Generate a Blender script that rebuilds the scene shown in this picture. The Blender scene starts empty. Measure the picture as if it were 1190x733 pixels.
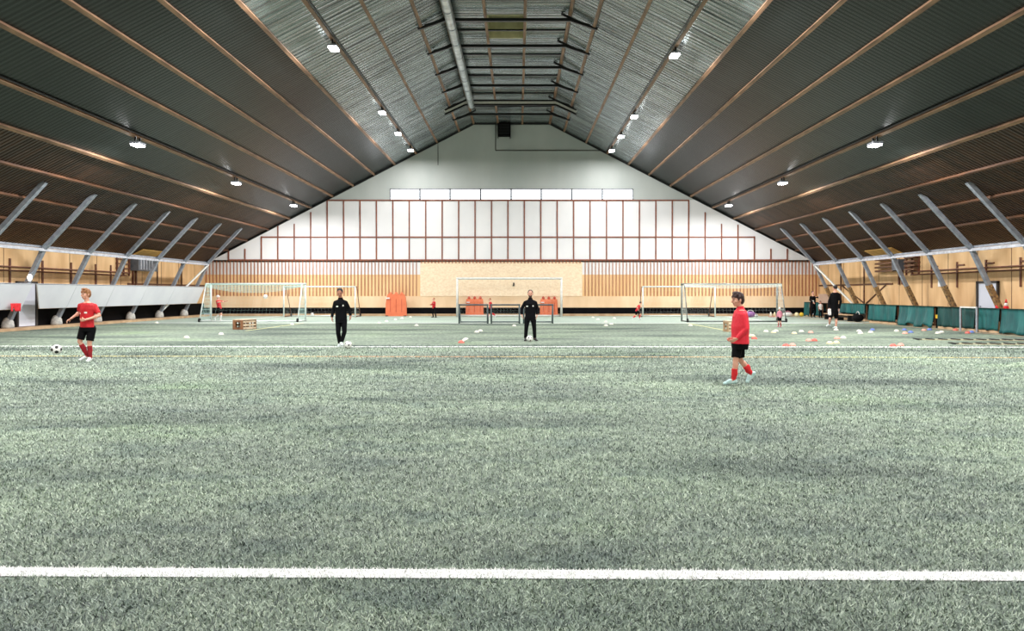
import bpy, bmesh, math, random
import numpy as np
from mathutils import Vector, Matrix
V = Vector; random.seed(7); rng = np.random.default_rng(7)
S = bpy.context.scene
COL = S.collection
F, CXP, HOR, EYE = 890.0, 602.0, 340.0, 1.65      # lens in pixels of the 1190 wide frame, vanishing point, eye height
def lin(c): c /= 255.0; return c/12.92 if c <= .04045 else ((c+.055)/1.055)**2.4
def rgb(r, g, b): return (lin(r), lin(g), lin(b), 1)
def gy(py): return EYE*F/(py-HOR)                  # distance of a ground point seen at row py
def gp(px, py): Y = gy(py); return Vector(((px-CXP)*Y/F, Y, 0))
def pt(px, py, Y): return Vector(((px-CXP)*Y/F, Y, EYE-(py-HOR)*Y/F))

# ------------------------------------------------------------------ materials
def mat(name, c1, c2=None, scale=6, rough=.6, metal=0, bump=0, bscale=None, stretch=(1,1,1), spec=.5, emit=0, coat=0, detail=4, lo=.35, hi=.65):
    m = bpy.data.materials.new(name); m.use_nodes = True
    nt = m.node_tree; N = nt.nodes; L = nt.links; b = N['Principled BSDF']
    b.inputs['Roughness'].default_value = rough; b.inputs['Metallic'].default_value = metal
    b.inputs['Specular IOR Level'].default_value = spec; b.inputs['Coat Weight'].default_value = coat
    if c2 is None: c2 = tuple(x*.86 for x in c1[:3])+(1,)
    tc = N.new('ShaderNodeTexCoord'); mp = N.new('ShaderNodeMapping'); mp.inputs['Scale'].default_value = stretch
    L.new(tc.outputs['Object'], mp.inputs['Vector'])
    nz = N.new('ShaderNodeTexNoise'); nz.inputs['Scale'].default_value = scale; nz.inputs['Detail'].default_value = detail
    L.new(mp.outputs['Vector'], nz.inputs['Vector'])
    r = N.new('ShaderNodeValToRGB'); r.color_ramp.elements[0].position = lo; r.color_ramp.elements[1].position = hi
    r.color_ramp.elements[0].color = c2; r.color_ramp.elements[1].color = c1
    L.new(nz.outputs['Fac'], r.inputs['Fac']); L.new(r.outputs['Color'], b.inputs['Base Color'])
    if bump:
        n2 = N.new('ShaderNodeTexNoise'); n2.inputs['Scale'].default_value = bscale or scale*3; n2.inputs['Detail'].default_value = 3
        L.new(mp.outputs['Vector'], n2.inputs['Vector'])
        bp = N.new('ShaderNodeBump'); bp.inputs['Strength'].default_value = bump; bp.inputs['Distance'].default_value = .05
        L.new(n2.outputs['Fac'], bp.inputs['Height']); L.new(bp.outputs['Normal'], b.inputs['Normal'])
    if emit:
        b.inputs['Emission Color'].default_value = c1; b.inputs['Emission Strength'].default_value = emit
    return m
M = {}
M['foil'] = mat('roof_foil', rgb(34,39,38), rgb(24,28,27), scale=2.2, rough=.3, bump=.12, bscale=4.5, stretch=(.2,2.2,.2), spec=.22, coat=.0)
M['foil'].node_tree.nodes['Principled BSDF'].inputs['IOR'].default_value = 1.5
M['bright_foil'] = mat('crinkled_foil', rgb(150,158,158), rgb(62,68,70), scale=2.6, rough=.24, metal=.75, bump=.75, bscale=3.2, stretch=(.1,2.4,.1), lo=.3, hi=.62)
M['brown_roof'] = mat('brown_boards', rgb(74,50,36), rgb(48,33,26), scale=1.2, rough=.42, bump=.3, bscale=3, stretch=(.3,4,.3))
M['timber'] = mat('timber', rgb(146,112,84), rgb(106,78,58), scale=2, rough=.6, stretch=(4,.6,4))
M['dark_timber'] = mat('dark_timber', rgb(112,74,48), rgb(82,54,38), scale=2, rough=.6, stretch=(4,.6,4))
M['black_steel'] = mat('black_steel', rgb(26,28,30), rough=.4, metal=.3)
M['steel'] = mat('galvanised_steel', rgb(150,155,166), rgb(122,128,140), scale=5, rough=.45, metal=.15)
M['rail_steel'] = mat('rail_steel', rgb(196,200,210), rgb(168,172,184), scale=5, rough=.4, metal=.3)
M['white_pole'] = mat('white_pole', rgb(222,222,218), rough=.45)
M['duct'] = mat('duct_metal', rgb(190,196,194), rgb(150,158,158), scale=3, rough=.32, metal=.75, bump=.15, bscale=10)
M['gable'] = mat('gable_sheet', rgb(186,190,188), rgb(172,178,176), scale=.35, rough=.55, stretch=(1,1,.4))
M['white_panel'] = mat('white_panel', rgb(232,230,232), rgb(222,221,224), scale=.3, rough=.6)
M['batten'] = mat('red_brown_batten', rgb(142,84,62), rgb(116,66,52), scale=3, rough=.65)
M['batten2'] = mat('slat_red_timber', rgb(172,112,80), rgb(150,94,68), scale=2, rough=.65)
M['slat_back'] = mat('slat_backing', rgb(236,198,150), rgb(224,182,132), scale=.5, rough=.7, stretch=(2,1,.6))
M['ply'] = mat('plywood', rgb(236,206,172), rgb(224,190,152), scale=1.1, rough=.6, stretch=(1,1,.35), detail=8)
M['ply_side'] = mat('plywood_side', rgb(230,192,144), rgb(206,164,116), scale=1.3, rough=.6, stretch=(1,1,.25), detail=8)
M['osb'] = mat('chipboard', rgb(244,222,194), rgb(230,204,173), scale=7, rough=.7, stretch=(1,1,1.5), detail=6)
M['black_base'] = mat('black_rubber_band', rgb(14,13,16), rgb(9,9,11), scale=2, rough=.9, spec=.1)
M['kerb'] = mat('kerb_timber', rgb(196,166,132), rgb(172,140,108), scale=2, rough=.7)
M['board_grey'] = mat('grey_board', rgb(226,228,236), rgb(216,218,228), scale=.7, rough=.5)
M['door_grey'] = mat('door_grey', rgb(214,218,230), rgb(202,206,220), scale=.8, rough=.45)
M['dark_frame'] = mat('dark_frame', rgb(52,46,44), rough=.6)
M['concrete'] = mat('concrete_foot', rgb(200,198,192), rgb(168,166,164), scale=9, rough=.8, bump=.2)
M['pipe'] = mat('brown_pipe', rgb(120,72,52), rgb(96,58,44), scale=4, rough=.5)
M['unit_grey'] = mat('unit_grey', rgb(108,112,120), rgb(80,84,92), scale=3, rough=.45, metal=.2)
M['yellow_ply'] = mat('yellow_ply', rgb(214,172,98), rgb(190,146,80), scale=2, rough=.6)
M['teal_cloth'] = mat('teal_tarpaulin', rgb(18,98,97), rgb(10,72,74), scale=2.5, rough=.6, bump=.4, bscale=5, stretch=(1,1,.4))
M['teal_dark'] = mat('teal_dark_cloth', rgb(12,74,72), rgb(6,52,52), scale=2.5, rough=.6, bump=.4, bscale=5, stretch=(1,1,.4))
M['lens'] = mat('lamp_lens', (1,1,1,1), (1,1,1,1), emit=26)
M['pane'] = mat('daylit_pane', (.93,.97,1,1), (.9,.95,1,1), emit=3.2)
M['white_paint'] = mat('white_paint', rgb(252,252,252), rgb(238,240,240), scale=14, rough=.7)
M['yellow_line'] = mat('yellow_line', rgb(200,200,130), rgb(206,140,100), scale=.16, rough=.8, stretch=(1,1,1))
M['pale_yellow'] = mat('pale_yellow_line', rgb(212,210,150), rgb(196,196,140), scale=3, rough=.8)
M['alu'] = mat('white_aluminium', rgb(226,232,230), rgb(205,214,212), scale=4, rough=.35, metal=.1)
M['alu_grey'] = mat('grey_aluminium', rgb(128,134,132), rgb(104,112,110), scale=4, rough=.4, metal=.4)
M['mini_grey'] = mat('mini_goal_grey', rgb(84,98,100), rgb(66,80,84), scale=4, rough=.5)
M['net_pale'] = mat('pale_teal_net', rgb(190,222,214), rgb(170,206,200), scale=2, rough=.8)
M['net_white'] = mat('white_net', rgb(224,228,222), rgb(206,212,206), scale=2, rough=.8)
M['rubber'] = mat('black_rubber', rgb(22,22,24), rough=.7)
M['orange'] = mat('orange_plastic', rgb(230,124,84), rgb(218,112,74), scale=2, rough=.5)
M['orange_dark'] = mat('dark_orange_head', rgb(190,66,44), rgb(170,56,40), scale=4, rough=.5)
M['crate'] = mat('crate_wood', rgb(150,104,72), rgb(112,74,52), scale=5, rough=.75)
M['crate_pale'] = mat('crate_pale_wood', rgb(226,206,178), rgb(200,172,144), scale=5, rough=.75)
M['skin'] = mat('skin', rgb(226,172,150), rgb(212,152,130), scale=14, rough=.5)
M['skin_tan'] = mat('skin_tan', rgb(196,138,116), rgb(180,122,100), scale=14, rough=.5)
M['eye'] = mat('eye_dark', rgb(40,28,26), rough=.3)
M['lip'] = mat('lip', rgb(176,96,92), rough=.5)
M['hair_black'] = mat('black_hair', rgb(32,24,24), rgb(20,15,16), scale=40, rough=.5, bump=.5, stretch=(1,1,.3))
M['hair_brown'] = mat('brown_hair', rgb(66,38,34), rgb(44,26,26), scale=40, rough=.45, bump=.5, stretch=(1,1,.3))
M['hair_ginger'] = mat('light_brown_hair', rgb(168,112,66), rgb(128,80,46), scale=40, rough=.5, bump=.5, stretch=(1,1,.3))
M['beard'] = mat('dark_beard', rgb(58,36,32), rough=.7)
M['red_cloth'] = mat('red_jersey', rgb(206,24,38), rgb(178,16,30), scale=5, rough=.7, bump=.5, bscale=9, stretch=(1,1,.6))
M['red_jacket'] = mat('red_jacket', rgb(236,40,62), rgb(214,28,50), scale=5, rough=.65, bump=.5, bscale=9, stretch=(1,1,.6))
M['dark_red'] = mat('dark_red_sock', rgb(164,24,36), rgb(132,16,28), scale=9, rough=.8)
M['red_sock'] = mat('red_sock', rgb(224,40,48), rgb(196,28,38), scale=9, rough=.8)
M['black_cloth'] = mat('black_cloth', rgb(12,12,15), rgb(8,8,10), scale=6, rough=.8, spec=.12, bump=.5, bscale=9, stretch=(1,1,.6))
M['navy_cloth'] = mat('black_tracksuit', rgb(12,13,18), rgb(8,9,12), scale=6, rough=.8, spec=.12, bump=.6, bscale=9, stretch=(1,1,.6))
M['pink_cloth'] = mat('pink_cloth', rgb(226,150,168), rgb(206,128,150), scale=6, rough=.75)
M['white_cloth'] = mat('white_cloth', rgb(236,232,230), rgb(218,214,212), scale=6, rough=.75)
M['mark'] = mat('white_print', rgb(240,238,232), rough=.6)
M['shoe_white'] = mat('white_shoe', rgb(232,236,236), rgb(205,218,220), scale=12, rough=.5)
M['shoe_mint'] = mat('pale_mint_shoe', rgb(214,238,238), rgb(184,220,222), scale=10, rough=.45)
M['shoe_black'] = mat('black_shoe', rgb(22,22,24), rough=.5)
M['ball_white'] = mat('ball_white', rgb(238,238,236), rgb(222,222,220), scale=9, rough=.4)
M['ball_black'] = mat('ball_black', rgb(20,20,22), rough=.4)
M['yellow'] = mat('yellow_plastic', rgb(232,196,60), rgb(214,172,44), scale=5, rough=.5)
M['purple'] = mat('purple_cloth', rgb(150,104,158), rgb(122,80,134), scale=6, rough=.7)
M['disc_white'] = mat('white_disc', rgb(240,238,226), rgb(226,222,206), scale=7, rough=.5)
M['disc_cream'] = mat('cream_disc', rgb(240,228,190), rgb(226,210,168), scale=7, rough=.5)
M['disc_pink'] = mat('pink_disc', rgb(240,176,160), rgb(226,152,138), scale=7, rough=.5)
M['disc_red'] = mat('red_disc', rgb(228,112,98), rgb(212,92,82), scale=7, rough=.5)
M['disc_blue'] = mat('blue_disc', rgb(118,140,206), rgb(92,116,190), scale=7, rough=.5)

# ------------------------------------------------------------------ mesh helpers
def wloc(o):
    v = Vector((0,0,0))
    while o is not None: v += o.location; o = o.parent
    return v
class MB:
    def __init__(s): s.v = []; s.f = []; s.mi = []; s.pc = []
    def add(s, vs, fs, mi=0):
        k = len(s.v); s.pc.append((k, len(s.f), len(vs), len(fs))); s.v += [tuple(v) for v in vs]; s.f += [tuple(i+k for i in f) for f in fs]; s.mi += [mi]*len(fs); return s
    def box(s, x0, x1, y0, y1, z0, z1, mi=0):
        return s.add([(x0,y0,z0),(x1,y0,z0),(x1,y1,z0),(x0,y1,z0),(x0,y0,z1),(x1,y0,z1),(x1,y1,z1),(x0,y1,z1)],
            [(3,2,1,0),(4,5,6,7),(0,1,5,4),(1,2,6,5),(2,3,7,6),(3,0,4,7)], mi)
    def bar(s, a, b, w, h, up=(0,0,1), mi=0):        # box beam from a to b, w sideways, h along 'up'
        a = Vector(a); b = Vector(b); d = (b-a).normalized(); u = Vector(up)
        if abs(d.dot(u)) > .98: u = Vector((0,1,0))
        r = d.cross(u).normalized(); u = r.cross(d)
        vs = [p + r*(w/2*i) + u*(h/2*j) for p in (a,b) for i,j in ((-1,-1),(1,-1),(1,1),(-1,1))]
        return s.add(vs, [(0,1,2,3),(7,6,5,4),(1,0,4,5),(2,1,5,6),(3,2,6,7),(0,3,7,4)], mi)
    def tube(s, a, b, r1, r2=None, n=10, mi=0):
        r2 = r1 if r2 is None else r2
        a = Vector(a); b = Vector(b); d = (b-a).normalized(); u = Vector((0,0,1)) if abs(d.z) < .9 else Vector((1,0,0))
        x = d.cross(u).normalized(); y = x.cross(d)
        vs = [p + (x*math.cos(t)+y*math.sin(t))*r for p, r in ((a,r1),(b,r2)) for t in [2*math.pi*i/n for i in range(n)]]
        fs = [(i,(i+1)%n,n+(i+1)%n,n+i) for i in range(n)] + [tuple(range(n-1,-1,-1)), tuple(range(n,2*n))]
        return s.add(vs, fs, mi)
    def cord(s, pts, r):                              # thin three-sided cord through points
        for a, b in zip(pts[:-1], pts[1:]): s.tube(a, b, r, r, 3)
        return s
    def lathe(s, c, prof, n=16, mi=0, tilt=None):
        c = Vector(c); vs = []; T = tilt or Matrix.Identity(3)
        for r, z in prof:
            for i in range(n): t = 2*math.pi*i/n; vs.append(c + T @ Vector((r*math.cos(t), r*math.sin(t), z)))
        fs = [(k*n+i, k*n+(i+1)%n, (k+1)*n+(i+1)%n, (k+1)*n+i) for k in range(len(prof)-1) for i in range(n)]
        fs += [tuple(range(n-1,-1,-1)), tuple(range((len(prof)-1)*n, len(prof)*n))]
        return s.add(vs, fs, mi)
    def ell(s, c, r, n=14, k=9, R=None, mi=0):
        c = Vector(c); R = R or Matrix.Identity(3); vs = []; fs = []
        if not hasattr(r, '__len__'): r = (r,r,r)
        for j in range(1, k):
            p = math.pi*j/k
            for i in range(n):
                t = 2*math.pi*i/n
                vs.append(c + R @ Vector((r[0]*math.sin(p)*math.cos(t), r[1]*math.sin(p)*math.sin(t), r[2]*math.cos(p))))
        top = len(vs); vs.append(c + R @ Vector((0,0,r[2]))); bot = len(vs); vs.append(c + R @ Vector((0,0,-r[2])))
        for j in range(k-2):
            for i in range(n): fs.append((j*n+i, (j+1)*n+i, (j+1)*n+(i+1)%n, j*n+(i+1)%n))
        for i in range(n): fs.append((i, (i+1)%n, top)); fs.append(((k-2)*n+(i+1)%n, (k-2)*n+i, bot))
        return s.add(vs, fs, mi)
    def cap(s, a, b, ra, rb, n=12):                   # limb: tube with ball ends
        s.tube(a, b, ra, rb, n); s.ell(a, ra, n, 7); s.ell(b, rb, n, 7); return s
    def loft(s, rings, n=20):                         # rings: (centre, xdir, ydir, rx, ry)
        vs = []
        for c, x, y, rx, ry in rings:
            for i in range(n): t = 2*math.pi*i/n; vs.append(c + x*(rx*math.cos(t)) + y*(ry*math.sin(t)))
        fs = [(k*n+i, k*n+(i+1)%n, (k+1)*n+(i+1)%n, (k+1)*n+i) for k in range(len(rings)-1) for i in range(n)]
        fs += [tuple(range(n-1,-1,-1)), tuple(range((len(rings)-1)*n, len(rings)*n))]
        return s.add(vs, fs)
    def mesh(s, name, off):
        me = bpy.data.meshes.new(name)
        me.from_pydata([(v[0]-off.x, v[1]-off.y, v[2]-off.z) for v in s.v], [], s.f)
        return me
    def build(s, name, mats, parent=None, loc=None, smooth=False, fix=True, kind=None):
        off = wloc(parent) if parent else Vector(loc or (0,0,0))
        me = s.mesh(name, off)
        if not isinstance(mats, (list, tuple)): mats = [mats]
        for m in mats: me.materials.append(m)
        for p, mi in zip(me.polygons, s.mi): p.material_index = mi; p.use_smooth = smooth
        if fix:
            bm = bmesh.new(); bm.from_mesh(me); bmesh.ops.recalc_face_normals(bm, faces=bm.faces); bm.to_mesh(me); bm.free()
        o = bpy.data.objects.new(name, me); COL.objects.link(o)
        if parent: o.parent = parent
        else: o.location = off
        if kind: o['kind'] = kind
        return o
    def each(s, name, mats, parent=None, **kw):      # every added shape becomes an object of its own
        out = []
        for v0, f0, nv, nf in s.pc:
            q = MB(); q.v = s.v[v0:v0+nv]; q.f = [tuple(i-v0 for i in f) for f in s.f[f0:f0+nf]]; q.mi = s.mi[f0:f0+nf]
            out.append(q.build(name, mats, parent, **kw))
        return out
    def blob(s, name, mat_, parent, voxel, smooth=4):  # weld overlapping shapes into one continuous surface
        off = wloc(parent); me = s.mesh(name, off)
        o = bpy.data.objects.new(name, me); COL.objects.link(o)
        r = o.modifiers.new('r', 'REMESH'); r.mode = 'VOXEL'; r.voxel_size = voxel; r.use_smooth_shade = True
        if smooth: q = o.modifiers.new('s', 'SMOOTH'); q.factor = .5; q.iterations = smooth
        dg = bpy.context.evaluated_depsgraph_get(); dg.update()
        me2 = bpy.data.meshes.new_from_object(o.evaluated_get(dg)); o.modifiers.clear(); o.data = me2; me2.name = name
        bpy.data.meshes.remove(me)
        me2.materials.clear()
        for m in (mat_ if isinstance(mat_, (list, tuple)) else [mat_]): me2.materials.append(m)
        me2.polygons.foreach_set('use_smooth', [True]*len(me2.polygons))
        o.parent = parent
        return o
def tag(o, label=None, cat=None, group=None, kind=None):
    if label: o['label'] = label
    if cat: o['category'] = cat
    if group: o['group'] = group
    if kind: o['kind'] = kind
    return o
def thing(name, label, cat, loc, group=None):
    o = bpy.data.objects.new(name, None); COL.objects.link(o); o.location = loc; o.empty_display_size = .2
    return tag(o, label, cat, group)
def struct(name, loc=(0,0,0)):
    o = bpy.data.objects.new(name, None); COL.objects.link(o); o.location = loc; o['kind'] = 'structure'; return o

# ------------------------------------------------------------------ the hall
XC, FLAT, SL, ZTOP, DW, YN = -.45, 2.715, .517, 13.67, 54.3, -12.0
UW, UB = 21.8, 15.75
def zr(u): return ZTOP - SL*max(0, abs(u)-FLAT)
XL, XR = XC-UW, XC+UW; ZW = zr(UW)
# turf
m = bpy.data.materials.new('turf'); m.use_nodes = True; nt = m.node_tree; N = nt.nodes; L = nt.links; b = N['Principled BSDF']
b.inputs['Roughness'].default_value = .9; b.inputs['Specular IOR Level'].default_value = .1
tc = N.new('ShaderNodeTexCoord')
def noise(scale, detail=4, stretch=(1,1,1)):
    mp = N.new('ShaderNodeMapping'); mp.inputs['Scale'].default_value = stretch; L.new(tc.outputs['Object'], mp.inputs['Vector'])
    n = N.new('ShaderNodeTexNoise'); n.inputs['Scale'].default_value = scale; n.inputs['Detail'].default_value = detail; L.new(mp.outputs['Vector'], n.inputs['Vector']); return n.outputs['Fac']
def ramp(fac, stops):
    r = N.new('ShaderNodeValToRGB'); e = r.color_ramp.elements
    while len(e) < len(stops): e.new(.5)
    for q, (p, c) in zip(e, stops): q.position = p; q.color = c
    L.new(fac, r.inputs['Fac']); return r.outputs['Color']
def mix(fac, a, c, mode='MIX'):
    x = N.new('ShaderNodeMix'); x.data_type = 'RGBA'; x.blend_type = mode
    if isinstance(fac, float): x.inputs['Factor'].default_value = fac
    else: L.new(fac, x.inputs['Factor'])
    for i, q in ((6, a), (7, c)):
        if isinstance(q, tuple): x.inputs[i].default_value = q
        else: L.new(q, x.inputs[i])
    return x.outputs[2]
fine = ramp(noise(70, 3), [(.32, rgb(76,86,86)), (.5, rgb(132,145,135)), (.68, rgb(186,198,184))])
mid = ramp(noise(9, 5, (1,.55,1)), [(.35, rgb(96,106,105)), (.62, rgb(176,190,176))])
c = mix(.5, fine, mid)
patch = ramp(noise(.42, 6, (.55,1,1)), [(.4, (0,0,0,1)), (.62, (1,1,1,1))])
c = mix(patch, c, mix(1.0, c, (1.34,1.36,1.26,1), 'MULTIPLY'))
dark = ramp(noise(.33, 7, (.45,1.2,1)), [(.5, (0,0,0,1)), (.64, (.8,.8,.8,1))])
c = mix(dark, c, mix(1.0, c, (.42,.45,.48,1), 'MULTIPLY'))
infill = ramp(noise(1.5, 8, (.6,1.1,1)), [(.5, (0,0,0,1)), (.68, (.45,.45,.45,1))])
c = mix(infill, c, mix(1.0, c, (.5,.55,.64,1), 'MULTIPLY'))
grn = ramp(noise(.27, 4), [(.58, (0,0,0,1)), (.74, (.5,.5,.5,1))])
c = mix(grn, c, mix(1.0, c, (.92,1.08,.78,1), 'MULTIPLY'))
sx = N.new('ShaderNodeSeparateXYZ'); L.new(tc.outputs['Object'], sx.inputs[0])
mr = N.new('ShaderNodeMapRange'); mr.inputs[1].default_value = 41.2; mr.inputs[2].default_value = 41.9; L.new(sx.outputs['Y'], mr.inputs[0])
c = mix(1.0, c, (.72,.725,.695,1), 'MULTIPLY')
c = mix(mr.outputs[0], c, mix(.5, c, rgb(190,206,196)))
L.new(c, b.inputs['Base Color'])
bp = N.new('ShaderNodeBump'); bp.inputs['Strength'].default_value = .5; bp.inputs['Distance'].default_value = .03
L.new(noise(60, 2), bp.inputs['Height']); L.new(bp.outputs['Normal'], b.inputs['Normal'])
M['turf'] = m
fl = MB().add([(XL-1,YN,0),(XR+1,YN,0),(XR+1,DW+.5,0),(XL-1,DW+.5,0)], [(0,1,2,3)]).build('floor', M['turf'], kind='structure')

# grass blades standing in the nearer turf: one uncountable object
def blades(name, n, region, mt, w0=.0042, l0=.024, lean=(.5,1.3), parent=None):
    if region is None:
        y = np.exp(rng.uniform(math.log(3.0), math.log(24), n)); x = rng.uniform(-1,1,n)*(.74*y+.9)
        k = (abs(line_y(x)-y) > .075) & (x > XL+.8) & (x < XR-.8); x = x[k]; y = y[k]
    else:
        x = rng.uniform(-4.6,4.6,n); y = line_y(x)+rng.normal(0,1,n)*.008+rng.uniform(-.06,.06,n)
    n = len(x); g = 1+y/9
    az = rng.uniform(0,2*math.pi,n); th = rng.uniform(lean[0],lean[1],n); l = l0*rng.uniform(.6,1.25,n)*(1+y/30); w = w0*rng.uniform(.7,1.3,n)*g
    d = np.stack([np.cos(az)*np.sin(th), np.sin(az)*np.sin(th), np.cos(th)],1)*l[:,None]
    s_ = np.stack([-np.sin(az), np.cos(az), 0*az],1)*w[:,None]*.5
    p = np.stack([x,y,0*x],1)
    v = np.empty((n,4,3)); v[:,0] = p-s_; v[:,1] = p+s_; v[:,2] = p+d*.8+s_*.7; v[:,3] = p+d-s_*.4
    me = bpy.data.meshes.new(name); me.vertices.add(4*n); me.vertices.foreach_set('co', v.ravel())
    me.loops.add(4*n); me.loops.foreach_set('vertex_index', np.arange(4*n, dtype=np.int32))
    me.polygons.add(n); me.polygons.foreach_set('loop_start', np.arange(0,4*n,4,dtype=np.int32)); me.update(calc_edges=True)
    me.materials.append(mt); o = bpy.data.objects.new(name, me); COL.objects.link(o); return o
def line_y(x):                                   # the near white line, running almost square to the hall
    return 4.477 - .0122*(x-.0) + .0006*x*x*0
mt = bpy.data.materials.new('turf_blade'); mt.use_nodes = True; nt = mt.node_tree; N = nt.nodes; L = nt.links; b = N['Principled BSDF']
b.inputs['Roughness'].default_value = .55; tc = N.new('ShaderNodeTexCoord')
g = N.new('ShaderNodeNewGeometry')
c = ramp(g.outputs['Random Per Island'], [(0, rgb(60,68,70)), (.35, rgb(116,132,122)), (.7, rgb(158,174,158)), (1, rgb(202,214,198))])
patch = ramp(noise(.42, 6, (.55,1,1)), [(.4, (0,0,0,1)), (.62, (1,1,1,1))])
c = mix(patch, c, mix(1.0, c, (1.3,1.32,1.24,1), 'MULTIPLY'))
dark = ramp(noise(.33, 7, (.45,1.2,1)), [(.5, (0,0,0,1)), (.64, (.8,.8,.8,1))])
c = mix(dark, c, mix(1.0, c, (.42,.45,.5,1), 'MULTIPLY'))
infill = ramp(noise(1.5, 8, (.6,1.1,1)), [(.5, (0,0,0,1)), (.68, (.85,.85,.85,1))])
c = mix(infill, c, mix(1.0, c, (.5,.55,.64,1), 'MULTIPLY'))
grn = ramp(noise(.27, 4), [(.58, (0,0,0,1)), (.74, (.5,.5,.5,1))])
c = mix(grn, c, mix(1.0, c, (.9,1.1,.72,1), 'MULTIPLY'))
L.new(c, b.inputs['Base Color']); M['blade'] = mt
o = blades('turf_pile', 430000, None, mt); tag(o, 'short grey green artificial grass pile with dark rubber infill', 'grass', kind='stuff')

def line_strip(name, pts, w, mt, z=.006):
    vs = []; 
    for p in pts: vs.append(p)
    mb = MB()
    for a, c_ in zip(pts[:-1], pts[1:]):
        a = Vector(a); c_ = Vector(c_); d = (c_-a).normalized(); n = Vector((-d.y, d.x, 0))*w/2
        mb.add([a-n+Vector((0,0,z)), c_-n+Vector((0,0,z)), c_+n+Vector((0,0,z)), a+n+Vector((0,0,z))], [(0,1,2,3)])
    return mb.build(name, mt, kind='structure', fix=False)
wl = line_strip('pitch_line', [(-5, line_y(-5),0),(0,line_y(0),0),(5,line_y(5),0)], .135, M['white_paint'])
M['white_blade'] = mat('white_blade', rgb(254,254,254), rgb(240,243,242), scale=30, rough=.6)
o = blades('white_pile', 26000, 1, M['white_blade'], w0=.004, l0=.022); o.parent = wl; o['kind'] = 'stuff'
line_strip('pitch_line', [gp(-150,402.0), gp(0,402.2), gp(300,403), gp(600,402.9), gp(900,403.1), gp(1250,403.6)], .28, M['white_paint'])
line_strip('pitch_line', [gp(-150,413.4), gp(0,413.8), gp(500,414.5), gp(850,415), gp(1250,415.8)], .17, M['yellow_line'])
line_strip('pitch_line', [(-21.3, 41.7,0), (18.6, 41.35,0)], .3, M['white_paint'])
line_strip('pitch_line', [(-11.75, 33,0), (-11.6, 41.4,0)], .12, M['pale_yellow'])
line_strip('pitch_line', [(9.05, 31,0), (9.1, 41.2,0)], .12, M['pale_yellow'])
line_strip('pitch_line', [(-16.6, 45.2,0), (-16.6, 53.4,0)], .14, M['white_paint'])
line_strip('pitch_line', [(14.4, 45.2,0), (14.4, 53.4,0)], .14, M['white_paint'])
line_strip('pitch_line', [(18.95, 4,0), (18.85, 53.9,0)], .2, M['kerb'])

# roof
def corrugated(mb, pts, y0, y1, pitch=.2, dep=.007):     # pts: section polyline [(x,z)], ribs run along it, repeat along Y
    n = int((y1-y0)/pitch); ys = []
    for k in range(n):
        a = y0+k*pitch; ys += [(a,0),(a+pitch*.42,0),(a+pitch*.5,1),(a+pitch*.92,1)]
    ys.append((y1,0)); 
    for (xa,za),(xb,zb) in zip(pts[:-1], pts[1:]):
        d = Vector((xb-xa,0,zb-za)).normalized(); nrm = Vector((d.z,0,-d.x));
        if nrm.z < 0: nrm = -nrm
        vs = []
        for y,h in ys:
            vs += [Vector((xa,y,za))+nrm*dep*h, Vector((xb,y,zb))+nrm*dep*h]
        mb.add(vs, [(2*i,2*i+1,2*i+3,2*i+2) for i in range(len(ys)-1)])
    return mb
ceil_ = struct('ceiling')
for sgn, nm in ((-1,'left'),(1,'right')):
    corrugated(MB(), [(XC+sgn*FLAT, ZTOP),(XC+sgn*8.3, zr(8.3))], YN, DW, .3, .012).build('crinkled_foil', M['bright_foil'], ceil_, fix=False, kind='structure')
    corrugated(MB(), [(XC+sgn*8.3, zr(8.3)),(XC+sgn*UB, zr(UB))], YN, DW).build('roof_sheeting', M['foil'], ceil_, fix=False, kind='structure')
    corrugated(MB(), [(XC+sgn*UB, zr(UB)),(XC+sgn*(UW+.4), zr(UW+.4))], YN, DW, .2, .03).build('brown_boarding', M['brown_roof'], ceil_, fix=False, kind='structure')
HX0, HX1, HY0, HY1 = -1.36, .32, 33.2, 36.1             # hatch opening in the flat top
mb = MB()
for x0,x1,y0,y1 in ((XC-FLAT,HX0,YN,DW),(HX1,XC+FLAT,YN,DW),(HX0,HX1,YN,HY0),(HX0,HX1,HY1,DW)):
    corrugated(mb, [(x0,ZTOP),(x1,ZTOP)], y0, y1, .3, .012)
mb.build('crinkled_foil', M['bright_foil'], ceil_, fix=False, kind='structure')
M['hatch'] = mat('hatch_lining', rgb(206,200,160), rgb(186,180,142), scale=3, rough=.8)
h = MB(); z0, z1 = ZTOP-.02, ZTOP+1.05
h.box(HX0-.06,HX0,HY0,HY1,z0,z1).box(HX1,HX1+.06,HY0,HY1,z0,z1).box(HX0,HX1,HY1,HY1+.06,z0,z1).box(HX0,HX1,HY0-.06,HY0,z0,z1)
hs = struct('roof_hatch', ((HX0+HX1)/2, (HY0+HY1)/2, z0)); h.build('hatch_lining', M['hatch'], hs, kind='structure')
MB().box(HX0-.06,HX1+.06,HY0-.06,HY1+.06,z1,z1+.06).build('hatch_lid', M['dark_frame'], hs, kind='structure')
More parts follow.
